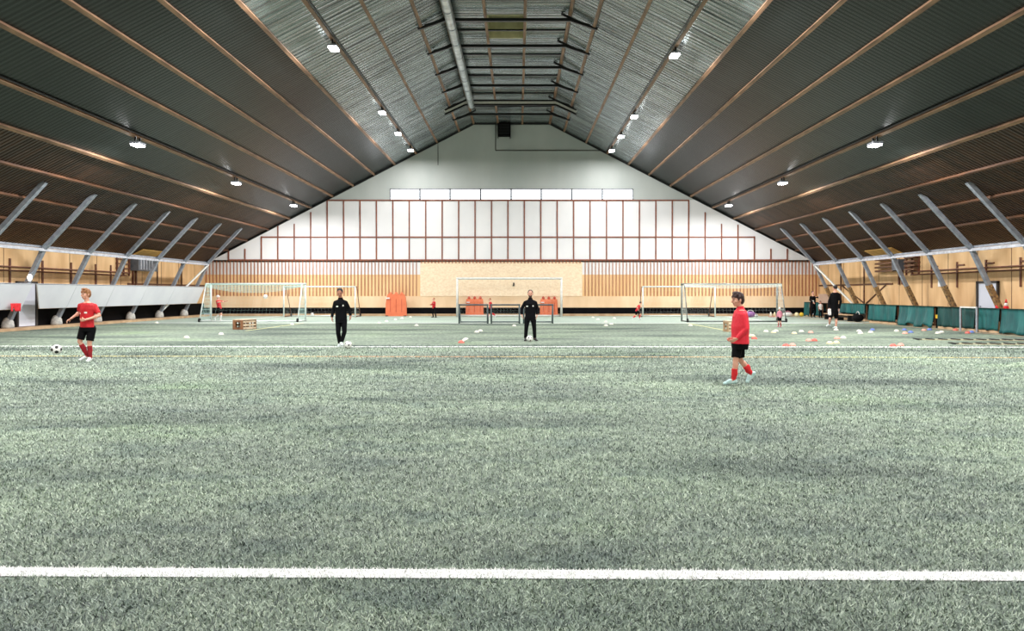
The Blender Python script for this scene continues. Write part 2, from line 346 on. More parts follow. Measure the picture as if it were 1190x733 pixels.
# purlins
PU = [15.75,14.25,12.7,11.25,9.75,8.3,6.8,5.3,3.75,2.72]
ang = math.atan(SL)
for sgn in (-1,1):
    nrm = Vector((-sgn*math.sin(ang),0,-math.cos(ang)))
    for u in PU+[17.25,18.75,20.1]:
        p = Vector((XC+sgn*u, 0, zr(u))) + nrm*.05
        w = .13 if u < 16 else .09
        MB().bar((p.x,YN,p.z),(p.x,DW-.02,p.z), w, .1, -nrm).build('purlin', M['timber'] if u < 16 else M['dark_timber'], kind='structure')
    for u in (14.25, 6.8):                                # black lighting cable beside the lamp purlins
        p = Vector((XC+sgn*(u-.12), 0, zr(u-.12))) + nrm*.05
        MB().tube((p.x,YN,p.z),(p.x,DW-.1,p.z), .028, n=6).build('lighting_cable', M['black_steel'], kind='structure')
for x in (-1.42,.3): 
    for y0,y1 in ((YN,DW-.02),): MB().box(x-.06,x+.06,y0,y1,ZTOP-.1,ZTOP+.0).build('purlin', M['timber'], kind='structure')
# steel frames
FY = [50.35-3.48*k for k in range(18)]
for k, y in enumerate(FY):
    if y < 26 and y < YN: continue
    if y > 27:
        for sgn in (-1,1):
            r = struct('roof_strut', (XC+sgn*21.55, y, 0))
            A = Vector((XC+sgn*17.75, y, zr(17.75)+.02)); B = Vector((XC+sgn*19.95, y, 3.55)); C = Vector((XC+sgn*21.45, y, .42))
            MB().bar(A, B, .16, .2, (0,1,0)).build('upper_leg', M['steel'], r, kind='structure')
            MB().bar(B, C, .16, .2, (0,1,0)).build('lower_leg', M['steel'], r, kind='structure')
            MB().bar(B+Vector((-sgn*.16,-.11,.2)), B+Vector((sgn*.1,-.11,-.2)), .02, .26, (0,1,0)).build('gusset_plate', M['steel'], r, kind='structure')
            MB().lathe((C.x+sgn*.05, y, .12), [(.24,0),(.25,.1),(.22,.28),(.14,.42),(.06,.46)], 16).build('concrete_foot', M['concrete'], r, smooth=True, kind='structure')
            if sgn > 0:
                MB().bar(C.lerp(B,.14), C.lerp(B,.5), .19, .23, (0,1,0)).build('taped_wrap', mat('striped_wrap', rgb(176,140,90), rgb(84,62,48), scale=9, rough=.8) if 'wrap' not in M else M['wrap'], r, kind='structure')
                M.setdefault('wrap', bpy.data.materials['striped_wrap'])
    # collar beam under the flat top
    if y < 28: continue
    r = struct('collar_beam', (XC, y, 13.38))
    MB().bar((XC-FLAT+.02,y,13.38),(XC+FLAT-.02,y,13.38), .12, .13).build('cross_beam', M['black_steel'], r, kind='structure')
    for sgn in (-1,1):
        e0 = Vector((XC+sgn*(FLAT-.05), y, 13.38)); e1 = Vector((XC+sgn*(FLAT+1.15), y, zr(FLAT+1.15)-.1))
        MB().bar(e0, e1, .1, .13, (0,1,0)).build('sloping_arm', M['black_steel'], r, kind='structure')
        mb = MB(); prev = Vector((XC+sgn*(FLAT-.4), y, ZTOP-.02))
        for q in range(1,7):
            t = q/6; cur = Vector((XC+sgn*(FLAT-.4+1.25*t), y, ZTOP-.02-.36*(1-(1-t)**2)-SL*max(0,1.25*t-.4)*.35)); mb.bar(prev, cur, .1, .08, (0,1,0)); prev = cur
        mb.build('curved_knee', M['black_steel'], r, kind='structure')
for y in (35.0, 38.55, 42.3, 46.0, 49.3): MB().box(XC-FLAT, XC+FLAT, y-.05, y+.05, ZTOP-.06, ZTOP+.01).build('ceiling_dark_bar', M['black_steel'], kind='structure')  # thin dark bars across the flat top, between the collar beams
# pale faced box beam near the far end
r = struct('box_beam', (XC, 46.87, 13.2))
for dz, mt_ in ((.0,'black_steel'),(-.26,'black_steel')):
    MB().bar((XC-2.75,46.55,13.32+dz),(XC+2.75,46.55,13.32+dz), .1,.1).bar((XC-2.75,46.55,13.32+dz),(XC-4.0,46.55,12.74+dz),.1,.1,(0,1,0)).bar((XC+2.75,46.55,13.32+dz),(XC+4.0,46.55,12.74+dz),.1,.1,(0,1,0)).build('beam_edge', M[mt_], r, kind='structure')
MB().bar((XC-2.75,46.56,13.19),(XC+2.75,46.56,13.19), .05,.2).bar((XC-2.75,46.56,13.19),(XC-4.0,46.56,12.61),.2,.05,(0,1,0)).bar((XC+2.75,46.56,13.19),(XC+4.0,46.56,12.61),.2,.05,(0,1,0)).build('beam_face', M['white_pole'], r, kind='structure')
# eave rails, far braces, side walls
for sgn, side in ((-1,'left'),(1,'right')):
    MB().bar((XC+sgn*19.93, YN, 3.49),(XC+sgn*19.93, FY[0]+.1, 3.49), .1, .12).build('eave_rail', M['rail_steel'], kind='structure')
    MB().bar((XC+sgn*19.99, YN, 3.62),(XC+sgn*19.99, FY[0]+.1, 3.62), .1, .09).build('eave_rail', M['steel'], kind='structure')
    MB().bar((XC+sgn*19.9, FY[0], 3.5),(XC+sgn*21.4, FY[1], .5), .09, .09).build('wind_brace', M['white_pole'], kind='structure')
    w = struct('wall_'+side, (XC+sgn*UW, 20, 0)); X = XC+sgn*UW
    x0, x1 = (X-.15, X) if sgn < 0 else (X, X+.15)
    MB().box(x0,x1,YN,DW,.9,ZW+.1).build('plywood_lining', M['ply_side'], w, kind='structure')
    MB().box(x0,x1,YN,DW,.12,.9).build('black_skirting', M['black_base'], w, kind='structure')
    mb = MB()
    for k in range(27): 
        y = YN+1.2+k*2.44; mb.box(X-.012,X+.012,y-.012,y+.012,.9,ZW)
    mb.build('sheet_joint', M['dark_timber'], w, kind='structure')
    a, c_ = sorted((X, X-sgn*.62))
    MB().box(a,c_,YN,DW-.02,0,.12).build('baseboard_'+side, M['kerb'], kind='structure')
    zt = 2.0
    mb = MB()
    for z,y0 in ((2.79,-5),(2.62,-5)):
        y1 = 43.4 if sgn < 0 else 41.5
        mb.tube((X-sgn*.08,y0,z),(X-sgn*.08,y1,z),.035,n=8)
    pr = mb.build('wall_pipe', M['pipe'], kind='structure')
    ys = (33.5,35.8,38.1,40.3,41.8) if sgn < 0 else (39.5,37.2,34.9,32.5)
    for y in ys:
        q = MB().box(X-.05,X+.05,y-.05,y+.05,1.9,3.15)
        if sgn > 0: q.box(X-.05,X+.03,y-.6,y,2.95,3.02)
        q.build('wall_stud', M['pipe'], kind='structure')
    mb = MB().box(X-.04,X+.04,43.6,DW,2.1,2.2)
    for y in (47.2,50.6): mb.box(X-.05,X+.05,y-.06,y+.06,.9,ZW)
    mb.bar((X-sgn*.03,47.3,1.05),(X-sgn*.03,50.4,2.1),.05,.07).bar((X-sgn*.03,46.9,1.0),(X-sgn*.03,44.4,2.1),.05,.07)
    mb.build('wall_batten', M['dark_timber'], kind='structure')
# far wall
wb = struct('wall_back', (0, DW, 0)); T = DW/F
def wx(px): return (px-CXP)*T
def wz(py): return EYE-(py-HOR)*T
def part(mb, name, mt_): return mb.build(name, M[mt_], wb, kind='structure')
xl, xr = XC-UW-.3, XC+UW+.3
# gable with the window strip cut out
zA, zB, zC = wz(232.3), wz(219.3), wz(302)
WX0, WX1 = wx(453), wx(736)
def gpoly(x0, x1, z0, zcap=None):
    xs = sorted({x0,x1}|{x for x in (XC-FLAT,XC+FLAT) if x0 < x < x1})
    top = [(x, zr(x-XC)+.02) for x in xs]; n = len(xs)
    vs = [(x,DW,z0) for x in xs]+[(x,DW,max(z,z0)) for x,z in top]; vs += [(x,DW+.2,z) for x,_,z in vs]
    return vs, [(i,i+1,n+i+1,n+i) for i in range(n-1)]+[(2*n+i+1,2*n+i,3*n+i,3*n+i+1) for i in range(n-1)]
mb = MB(); vs, fs = gpoly(XC-(FLAT+(ZTOP-zA)/SL), WX0, zA); mb.add(vs,fs)
vs, fs = gpoly(WX1, XC+(FLAT+(ZTOP-zA)/SL), zA); mb.add(vs,fs)
vs, fs = gpoly(WX0, WX1, zB); mb.add(vs,fs)
part(mb, 'gable_sheeting', 'gable')
mb = MB(); vs, fs = gpoly(xl, xr, zC)
uA = FLAT+(ZTOP-zA)/SL
mb.add([(XC-uA,DW,zA),(XC+uA,DW,zA),(XC+UW,DW,ZW),(XC+UW,DW,zC),(XC-UW,DW,zC),(XC-UW,DW,ZW)], [(0,1,2,3,4,5)])
part(mb, 'white_panelling', 'white_panel')
# window strip
edges = [453,488,523,558.5,594,629,664.5,700,736]
for k in range(8):
    a, c_ = wx(edges[k]), wx(edges[k+1])
    o = struct('window_%d' % (k+1), ((a+c_)/2, DW, zA))
    MB().box(a+.04,c_-.04,DW+.08,DW+.1,zA+.04,zB-.04).build('pane', M['pane'], o, kind='structure')
    mb = MB().box(a,a+.06,DW-.03,DW+.12,zA,zB).box(c_-.06,c_,DW-.03,DW+.12,zA,zB).box(a,c_,DW-.03,DW+.12,zA,zA+.05).box(a,c_,DW-.03,DW+.12,zB-.05,zB).box(a,c_,DW+.05,DW+.07,zA+.24,zA+.26)
    mb.build('window_frame', M['unit_grey'], o, kind='structure')
# batten grid
mb = MB(); w = .09
vx = [265.7+19.09*k for k in range(35)]
for k, px in enumerate(vx):
    x = wx(px); kk = min(k, 34-k)
    top = [289,289,274.5,261,260,246.5][kk] if kk < 6 else 232.5
    mb.box(x-w/2,x+w/2,DW-.05,DW,zC,wz(top))
for py,a,c_ in ((302,265.7,vx[-1]),(275.5,vx[2],vx[-3]),(232.8,vx[6],vx[-7])): mb.box(wx(a)-w/2,wx(c_)+w/2,DW-.055,DW,wz(py)-w/2,wz(py)+w/2)
part(mb, 'batten_grid', 'batten')
# slatted band, chipboard middle, plywood, black band
part(MB().box(xl,xr,DW,DW+.2,wz(319),zC), 'white_backing', 'white_panel')
part(MB().box(xl,xr,DW,DW+.2,wz(344),wz(319)), 'timber_backing', 'slat_back')
part(MB().box(wx(488.5),wx(676.5),DW-.06,DW,wz(344),wz(304.5)), 'chipboard_panel', 'osb')
mb = MB()
px = 236.0
while px < 962:
    if not 487.5 < px < 677.5: mb.box(wx(px)-.03,wx(px)+.03,DW-.05,DW,wz(343.8),wz(302.8))
    px += 4.0
px = 490.0
while px < 676: mb.box(wx(px)-.04,wx(px)+.04,DW-.09,DW-.06,wz(306),wz(302.8)); px += 4.0
part(mb, 'timber_slats', 'batten2')
part(MB().box(xl,xr,DW-.03,DW+.2,wz(357.3),wz(344)), 'plywood_band', 'ply')
part(MB().box(xl,xr,DW,DW+.2,.16,wz(357.3)), 'black_band', 'black_base')
MB().box(XC-UW+.62,XC+UW-.62,DW-.1,DW,0,.16).build('baseboard_back', M['kerb'], kind='structure')
# black trim under the roof line, conduit
mb = MB().bar((XC-FLAT,DW-.04,ZTOP-.06),(XC+FLAT,DW-.04,ZTOP-.06),.06,.12)
for sgn in (-1,1): mb.bar((XC+sgn*FLAT,DW-.04,ZTOP-.06),(XC+sgn*UW,DW-.04,zr(UW)-.06),.14,.06,(0,1,0))
mb.build('trim_1', M['black_steel'], kind='structure')
mb = MB(); x = wx(576); mb.tube((x,DW-.03,wz(144)),(x,DW-.03,wz(175)),.03,n=6).tube((x,DW-.03,wz(175)),(wx(697),DW-.03,wz(175)),.03,n=6)
mb.tube((wx(509),DW-.03,wz(164)),(wx(509),DW-.03,wz(192)),.02,n=6)
mb.build('trim_2', M['dark_frame'], kind='structure')
# near end wall behind the camera
MB().add([(XL,YN,0),(XR,YN,0),(XR,YN,ZW),(XC+FLAT,YN,ZTOP),(XC-FLAT,YN,ZTOP),(XL,YN,ZW)], [(0,1,2,3,4,5)]).build('wall_front', M['ply'], kind='structure')

# ------------------------------------------------------------------ lamps
def lamp(x, y, u, sgn, label, watts, outer, seen=True):
    nrm = Vector((-sgn*math.sin(ang),0,-math.cos(ang)))
    top = Vector((XC+sgn*u, y, zr(u)))+nrm*.11; z = top.z-.26
    o = thing('ceiling_lamp', label, 'lamp', (top.x, y, z), 'hall lamps') if seen else struct('ceiling_lamp', (top.x, y, z))
    MB().box(top.x-.03,top.x+.03,y-.2,y-.14,z+.06,top.z+.06).box(top.x-.03,top.x+.03,y+.14,y+.2,z+.06,top.z+.06).each('bracket', M['black_steel'], o)
    hg = MB().box(top.x-.18,top.x+.18,y-.28,y+.28,z,z+.08).build('housing', M['steel'], o)
    MB().box(top.x-.16,top.x+.16,y-.25,y+.25,z-.06,z).build('lens', M['lens'], hg)
    l = bpy.data.lights.new('lamp_light', 'AREA'); l.shape = 'RECTANGLE'; l.size = .3; l.size_y = .48; l.energy = watts; l.color = (1,.985,.96)
    lo = bpy.data.objects.new('lamp_light', l); COL.objects.link(lo); lo.parent = o; lo.location = (0,0,-.1)
rank = ['far end', 'second from the far wall', 'third from the far wall', 'fourth from the far wall']
W = 660
for sgn, sd in ((-1,'left'),(1,'right')):
    o_ = 0 if sgn < 0 else .9
    nth = ['nearest the far wall','second from the far wall','third from the far wall','nearest in view']
    for i, y in enumerate((51.3+o_*.2, 45.9+o_, 40.6+o_, 29.9+o_)):
        lamp(0, y, 6.8, sgn, 'bright lamp on the upper %s roof purlin, %s' % (sd, nth[i]), W*(.4 if i == 0 else 1), False)
    nth = ['nearest the far wall','middle of its row','nearest in view in its row']
    for i, y in enumerate((50.0, 39.8, 29.5)):
        lamp(0, y, 14.25, sgn, 'white lamp on the lower %s roof purlin, %s' % (sd, nth[i]), W, True)
    for i, y in enumerate((24.5, 19.2, 13.8, 8.5, -2.0)):
        lamp(0, y, 6.8, sgn, 'white lamp on the upper %s roof purlin, ' % sd, W, False, False)
    for i, y in enumerate((19.2, 8.9, -1.4)):
        lamp(0, y, 14.25, sgn, 'white lamp on the lower %s roof purlin, ' % sd, W, True, False)
# duct and speaker
o = thing('air_duct', 'long silver round duct hung under the left of the roof top', 'duct', (-2.86, 40, 13.12))
mb = MB().tube((-2.86,3,13.12),(-2.86,46.9,13.12),.2,n=24)
mb.build('duct_pipe', M['duct'], o, smooth=False)
mb = MB()
for k in range(22): y = 3+k*2.0; mb.tube((-2.86,y-.04,13.12),(-2.86,y+.02,13.12),.215,n=20)
mb.each('joint_band', M['steel'], o)
mb = MB()
for y in (12,22,32,36.5,43): mb.bar((-2.86,y,13.3),(-2.86,y,ZTOP),.03,.03,(0,1,0))
mb.each('hanger', M['black_steel'], o)
o = thing('loudspeaker', 'black box loudspeaker high on the grey gable under the roof top', 'loudspeaker', (wx(586),DW-.3,wz(161)))
a, c_ = wx(578.5), wx(593.5)
cb = MB().box(a,c_,DW-.6,DW-.12,wz(159.5),wz(145.5)).build('cabinet', M['black_base'], o)
mb = MB()
for i in range(9): z = wz(158)+i*.085; mb.box(a+.06,c_-.06,DW-.62,DW-.6,z,z+.04)
mb.each('grille_bar', M['black_steel'], cb)
MB().box(a,a+.06,DW-.5,DW-.105,wz(161.5),wz(144)).box(c_-.06,c_,DW-.5,DW-.105,wz(161.5),wz(144)).each('bracket', M['black_steel'], o)
# small hook on the chipboard
o = thing('wall_hook', 'small dark hook on the pale chipboard above the white goal', 'hook', (wx(597),DW-.1,wz(332)))
x = wx(597); MB().bar((x,DW-.08,wz(332.4)),(x,DW-.08,wz(328.5)),.1,.04,(0,1,0)).build('hook_plate', M['dark_frame'], o)
MB().tube((x,DW-.06,wz(331.8)),(x-.06,DW-.22,wz(332)),.03,n=8).build('peg', M['dark_frame'], o)

# ------------------------------------------------------------------ left side: boards, door, unit
def strut_at(z, sgn, inset=.13):           # inner face of the lower struts at height z
    t = (3.55-z)/(3.55-.42); return XC+sgn*(19.95+1.5*t-inset)
def board(label, y0t, y1t, y0b, y1b):
    zt, zb = 2.03, .96; xt, xb = strut_at(zt,-1), strut_at(zb,-1)
    o = thing('barrier_board', label, 'board', (xb,(y0t+y1t)/2,zb), 'grey barrier boards')
    n = Vector((zt-zb,0,xb-xt)).normalized()*.05
    q = [Vector((xb,y0b,zb)),Vector((xb,y1b,zb)),Vector((xt,y1t,zt)),Vector((xt,y0t,zt))]
    vs = q+[p+n for p in q]
    MB().add(vs, [(0,1,2,3),(7,6,5,4),(0,4,5,1),(1,5,6,2),(2,6,7,3),(3,7,4,0)]).build('board_panel', M['board_grey'], o)
    MB().bar(q[3]+n*.5+Vector((0,0,.02)),q[2]+n*.5+Vector((0,0,.02)),.1,.03).build('top_edge', M['rail_steel'], o)
board('grey sloping barrier board left of the grey door, beside the left frame edge', 20, 33.07, 20, 33.07)
bn = ['first grey sloping barrier board right of the grey door','grey barrier board behind the boy in the red jersey','third grey barrier board right of the grey door','grey barrier board before the last, near the left corner','last grey barrier board, behind the left goal']
ys = [33.35, 36.4, 39.85, 43.35, 46.85, 51.2]
for i in range(5): board(bn[i], ys[i]+.015, ys[i+1]-.015, ys[i]+(1.0 if i == 0 else .015), ys[i+1]-.015)
d = struct('door_1', (XL+.1, 34.6, .12))
MB().box(XL,XL+.06,34.0,35.2,.14,2.08).build('door_leaf', M['door_grey'], d, kind='structure')
MB().box(XL,XL+.1,33.9,34.0,.12,2.14).box(XL,XL+.1,35.2,35.34,.12,2.14).box(XL,XL+.1,33.9,35.34,2.08,2.16).build('door_frame', M['dark_frame'], d, kind='structure')
MB().box(XL+.06,XL+.1,34.1,34.22,1.0,1.04).build('door_handle', M['steel'], d, kind='structure')
d = struct('door_2', (XR-.1, 34.7, .12))
MB().box(XR-.06,XR,34.05,35.4,.14,2.08).build('door_leaf', M['door_grey'], d, kind='structure')
MB().box(XR-.1,XR,33.95,34.05,.12,2.14).box(XR-.1,XR,35.4,35.55,.12,2.14).box(XR-.1,XR,33.95,35.55,2.08,2.18).build('door_frame', M['dark_frame'], d, kind='structure')
MB().box(XR-.1,XR-.06,35.2,35.3,1.0,1.04).build('door_handle', M['steel'], d, kind='structure')
def cloth_sheet(mb, p0, p1, z0, z1, nrm, amp, folds, nx=40, nz=8, ragged=0, seed=0, flare=0):
    rr = random.Random(seed); ph = [rr.uniform(0,6.28) for _ in range(4)]; p0 = Vector(p0); p1 = Vector(p1); nrm = Vector(nrm); vs = []
    for j in range(nz+1):
        for i in range(nx+1):
            t = i/nx; s = j/nz
            off = amp*(.3+s)*(math.sin(folds*6.28*t+ph[0])+.5*math.sin(folds*2.3*6.28*t+ph[1]+s))
            zb = z0 + ragged*max(0, math.sin(5*t*3.14+ph[2])*.7+.5*math.sin(13*t+ph[3]))
            p = p0.lerp(p1,t) + nrm*(off+flare*s*s); p.z = z1+(zb-z1)*s; vs.append(p)
    mb.add(vs, [(j*(nx+1)+i, j*(nx+1)+i+1, (j+1)*(nx+1)+i+1, (j+1)*(nx+1)+i) for j in range(nz) for i in range(nx)]); return mb
def solid(o, t):
    m_ = o.modifiers.new('t','SOLIDIFY'); m_.thickness = t; m_.offset = 0; return o
# red cloth under the first board
x = strut_at(.95,-1)+.28
o = thing('red_cloth', 'crumpled red cloth hanging below the barrier board by the left door', 'cloth', (x,32.4,.9))
solid(cloth_sheet(MB(), (x,32.05,0),(x,32.72,0),.86,1.2,(1,0,0),.03,1.6,16,6,.12,3).build('cloth_fold', M['red_sock'], o, smooth=True, fix=False), .02)
# lamp globe on strut
o = thing('globe_lamp', 'small white globe lamp on a steel strut above the left door', 'lamp', (-20.72,32.87,2.3))
MB().ell((-20.86,32.72,2.3),(.09,.09,.15)).build('globe', mat('globe_glow',(1,.9,.75,1),(1,.9,.75,1),emit=4), o, smooth=True)
MB().tube((-20.86,32.72,2.42),(-20.74,32.85,2.6),.04).build('lamp_arm', M['steel'], o)
def unit(sgn, y0, y1, label):
    X = XC+sgn*UW; f = lambda d_: X-sgn*d_
    o = thing('ventilation_unit', label, 'ventilation unit', (f(.3), (y0+y1)/2, 2.9))
    def bx(d0,d1,ya,yb,za,zb,mt_,nm): a,c_ = sorted((f(d0),f(d1))); return MB().box(a,c_,ya,yb,za,zb).build(nm, M[mt_], o)
    if sgn < 0:
        cs = bx(.02,.5,y0,y1,2.92,3.66,'unit_grey','casing')
        mb = MB()
        for i in range(6): a = y0+.2+i*(y1-y0-.3)/6; p,q = sorted((f(.5),f(.53))); mb.box(p,q,a,a+.12,3.0,3.58)
        mb.each('louvre', M['rail_steel'], cs)
    else:
        bx(.02,.4,y0,y0+.75,2.9,3.5,'unit_grey','casing')
        mb = MB()
        for i in range(4): p,q = sorted((f(.1),f(.3))); mb.box(p,q,y0+.8,y1,2.85+i*.22,2.95+i*.22); mb.box(p,q,y0-1.5,y0-.4,2.85+i*.22,2.95+i*.22)
        mb.each('louvre', M['dark_timber'], o)
    a,c_ = sorted((f(.03),f(.12)))
    q = MB().box(a,c_,y0,y1+.2,zr(UW)+.0,zr(UW)+.02)
    mb = MB()
    p,q = sorted((f(.02),f(.1)))
    for i in range(4): mb.box(p,q,y0-1.6,y0-.1,2.75+i*.25,2.8+i*.25)
    for yy in (y0-1.5,y0-.8,y0-.2): mb.box(p,q,yy-.04,yy+.04,2.6,3.6)
    for yy in (y0+.25,y0+.6): mb.box(p,q,yy-.05,yy+.05,2.1,2.95)
    mb.each('feed_pipe', M['pipe'], o)
    # plywood cover above, against the sloping roof
    pa = Vector((XC+sgn*(UW-.75), 0, zr(UW-.75)-.03)); pb = Vector((XC+sgn*(UW-.1), 0, zr(UW-.1)-.03)); n_ = Vector((-sgn*math.sin(ang),0,-math.cos(ang)))*.06
    vs = [Vector((p_.x,yy,p_.z))+k*n_ for k in (0,1) for p_ in (pa,pb) for yy in (y0,y1+.3)]
    MB().add(vs,[(0,1,3,2),(4,6,7,5),(0,4,5,1),(2,3,7,6),(0,2,6,4),(1,5,7,3)]).build('plywood_cover', M['yellow_ply'], o)
unit(-1, 43.9, 46.2, 'grey ventilation unit with brown pipes high on the left wall')
unit(1, 42.2, 45.2, 'ventilation unit with brown slats and pipes high on the right wall')
# right wall: sign
MB().box(XR-.05,XR-.0,38.5,38.85,1.95,2.25).build('wall_sign', M['white_cloth'], loc=(XR,38.6,1.95))
tag(bpy.data.objects['wall_sign'], 'small blank white sign on the plywood left of the right door', 'sign')

# ------------------------------------------------------------------ right side: teal covers
def teal(label, px0, px1, zb, dark=False, X=19.4, ragged=0, flare=0, seed=0):
    y1 = F*X/(px0-CXP); y0 = F*X/(px1-CXP)
    o = thing('tarpaulin_cover', label, 'cover', (X,(y0+y1)/2,0), 'teal covers along the right side')
    mt_ = M['teal_dark'] if dark else M['teal_cloth']
    mb = MB(); nx = max(16, int((y1-y0)*14))
    cloth_sheet(mb, (X,y0,0),(X,y1,0), zb, 1.0, (-1,0,0), .055, (y1-y0)*1.3, nx, 8, ragged, seed, flare)
    cloth_sheet(mb, (X+.5,y0,0),(X+.5,y1,0), .45, 1.0, (1,0,0), .03, (y1-y0)*.9, nx, 4, 0, seed)
    k = 9*(nx+1)
    mb.f += [(i, i+1, k+i+1, k+i) for i in range(nx)]; mb.mi += [0]*nx
    solid(mb.build('cover_sheet', mt_, o, smooth=True, fix=False), .015)
    mb = MB()
    for y in (y0+.08, y1-.08): mb.box(X+.08,X+.14,y-.04,y+.04,.1,.98).box(X+.38,X+.44,y-.04,y+.04,.1,.98)
    mb.box(X+.08,X+.14,y0+.04,y1-.04,.92,.98).box(X+.38,X+.44,y0+.04,y1-.04,.92,.98)
    mb.each('frame_timber', M['dark_timber'], o)
    MB().box(X-.02,X+.5,y0+.02,y1-.02,.0,.1).build('skid', M['kerb'], o)
    return o
teal('small teal cover left of the man in black by the far right corner', 934.5, 941, .05, X=20.0, seed=1)
teal('narrow teal cover right behind the child in white by the corner', 947.2, 954.4, .1, X=20.15, seed=2)
teal('low hung teal cover above the black bench', 975.5, 1005.5, .42, X=19.9, seed=3)
teal('teal cover right of the black bench, straight bottom edge', 1010.5, 1042, .14, seed=4)
teal('bright teal cover with a ragged bottom edge, midway along the right side', 1045, 1084.5, .02, X=19.4, ragged=.14, flare=.16, seed=5)
teal('dark teal cover right of the gap with the yellow box', 1090, 1115, .1, True, X=19.4, seed=6)
teal('dark teal cover inside the white metal frame', 1117.5, 1134, .12, True, X=19.4, seed=7)
teal('teal green cover below the grey door on the right', 1138, 1162, .1, X=19.4, ragged=.06, seed=8)
teal('long teal cover at the right edge of the picture', 1163.5, 1235, .03, X=19.4, ragged=.1, flare=.12, seed=9)
# white metal frame
a = V((19.12,19.12*F/(1116-CXP),0)); c_ = V((19.12,19.12*F/(1135-CXP),0))
o = thing('metal_frame', 'white metal frame of two posts and a rail before the dark teal cover', 'frame', (a.x,a.y,0))
MB().bar((a.x,a.y,0),(a.x,a.y,1.03),.05,.05).build('post', M['rail_steel'], o); MB().bar((c_.x,c_.y,0),(c_.x,c_.y,1.03),.055,.055).build('post', M['rail_steel'], o)
MB().bar((a.x,a.y,1.03),(c_.x,c_.y,1.03),.05,.06).build('rail', M['white_pole'], o)
# yellow crate in the gap
y = 35.5
o = thing('tool_box', 'yellow tool box in the dark gap between two teal covers', 'box', (19.75,y+.1,0))
MB().box(19.5,20.0,y-.02,y+.24,0,.45).build('box_body', M['black_base'], o); ld = MB().box(19.48,20.02,y-.03,y+.25,.45,.62).build('lid', M['yellow'], o)
MB().bar((19.75,y-.0,.68),(19.75,y+.22,.68),.05,.03).build('handle', M['black_steel'], ld)
# low black bench
o = thing('low_bench', 'low black bench with a pale plank seat under the teal cover', 'bench', (19.2,45.8,0))
MB().box(18.98,19.5,44.1,47.6,.33,.38).build('seat', M['kerb'], o)
for y in (44.2, 45.8, 47.5): MB().box(19.02,19.46,y-.05,y+.05,0,.33).build('leg', M['black_steel'], o)
MB().box(19.1,19.4,44.2,47.5,.2,.26).build('stretcher', M['black_steel'], o)
def bag(name, label, cat, c, r, mt_, strap='black_cloth', rot=0, group=None):
    o = thing(name, label, cat, c, group)
    R = Matrix.Rotation(rot,3,'Z'); c = Vector(c)
    mb = MB().ell(c+Vector((0,0,r[2]*.95)), r, 18, 12, R)
    for v in range(len(mb.v)):
        x_,y_,z_ = mb.v[v]; mb.v[v] = (x_,y_,max(z_, c.z+.002))
    mb.build('bag_body', M[mt_], o, smooth=True)
    a = R @ Vector((r[0]*.6,0,0)); mb = MB(); prev = None
    for i in range(9):
        t = math.pi*i/8; p = c+Vector((0,0,r[2]*1.6))+a*math.cos(t)+Vector((0,0,math.sin(t)*r[2]*.8))
        if prev is not None: mb.tube(prev,p,.018,n=6)
        prev = p
    mb.build('strap', M[strap], o, smooth=True); return o
bag('sports_bag','black sports bag with a pale strap at the near end of the bench','bag',(19.25,43.4,0),(.42,.3,.24),'black_cloth','white_cloth',1.5)
# two traffic cones on a plywood chest behind the covers
o = thing('plywood_chest','plywood chest behind the teal cover below the right door','chest',(20.65,32.5,0))
MB().box(20.4,20.95,31.9,33.1,.0,.88).build('chest_body', M['ply_side'], o); MB().box(20.37,20.98,31.87,33.13,.88,.94).build('lid', M['kerb'], o)
def tcone(label, c, tilt, h, group='cones on the chest'):
    o = thing('traffic_cone', label, 'cone', c, group); c = Vector(c); R = Matrix.Rotation(tilt,3,'Y')
    MB().add([c+R@Vector((i*.14,j*.14,k*.03)) for k in (0,1) for i,j in ((-1,-1),(1,-1),(1,1),(-1,1))],[(3,2,1,0),(4,5,6,7),(0,1,5,4),(1,2,6,5),(2,3,7,6),(3,0,4,7)]).build('base', M['red_sock'], o)
    MB().lathe(c+R@Vector((0,0,.03)),[(.115,0),(.085,h*.3)],16,tilt=R).lathe(c+R@Vector((0,0,.03)),[(.055,h*.62),(.022,h)],16,tilt=R).build('cone_body', M['red_sock'], o, smooth=True)
    MB().lathe(c+R@Vector((0,0,.03)),[(.086,h*.3),(.056,h*.62)],16,tilt=R).build('white_band', M['white_cloth'], o, smooth=True)
tcone('red and white traffic cone behind the covers, in front of the right door', (20.65,32.95,.94), 0, .46)
tcone('smaller red and white cone on the right of the other, by the door', (20.65,32.4,.94), 0, .4)
# pale notice board leaning by the corner
o = thing('notice_board','pale pink board propped behind the men in black','board',(20.0,50.68,0))
Yb = 50.68; a = pt(951.5,352,Yb); c_ = pt(965,341.5,Yb)
MB().box(a.x,c_.x,Yb,Yb+.04,a.z,c_.z).build('board_face', mat('board_pink', rgb(226,196,178), rgb(214,182,164), scale=2), o)
for x in (a.x+.08, c_.x-.08): MB().bar((x,Yb+.06,0),(x,Yb+.06,c_.z-.1),.05,.05,(0,1,0)).build('leg', M['dark_timber'], o)

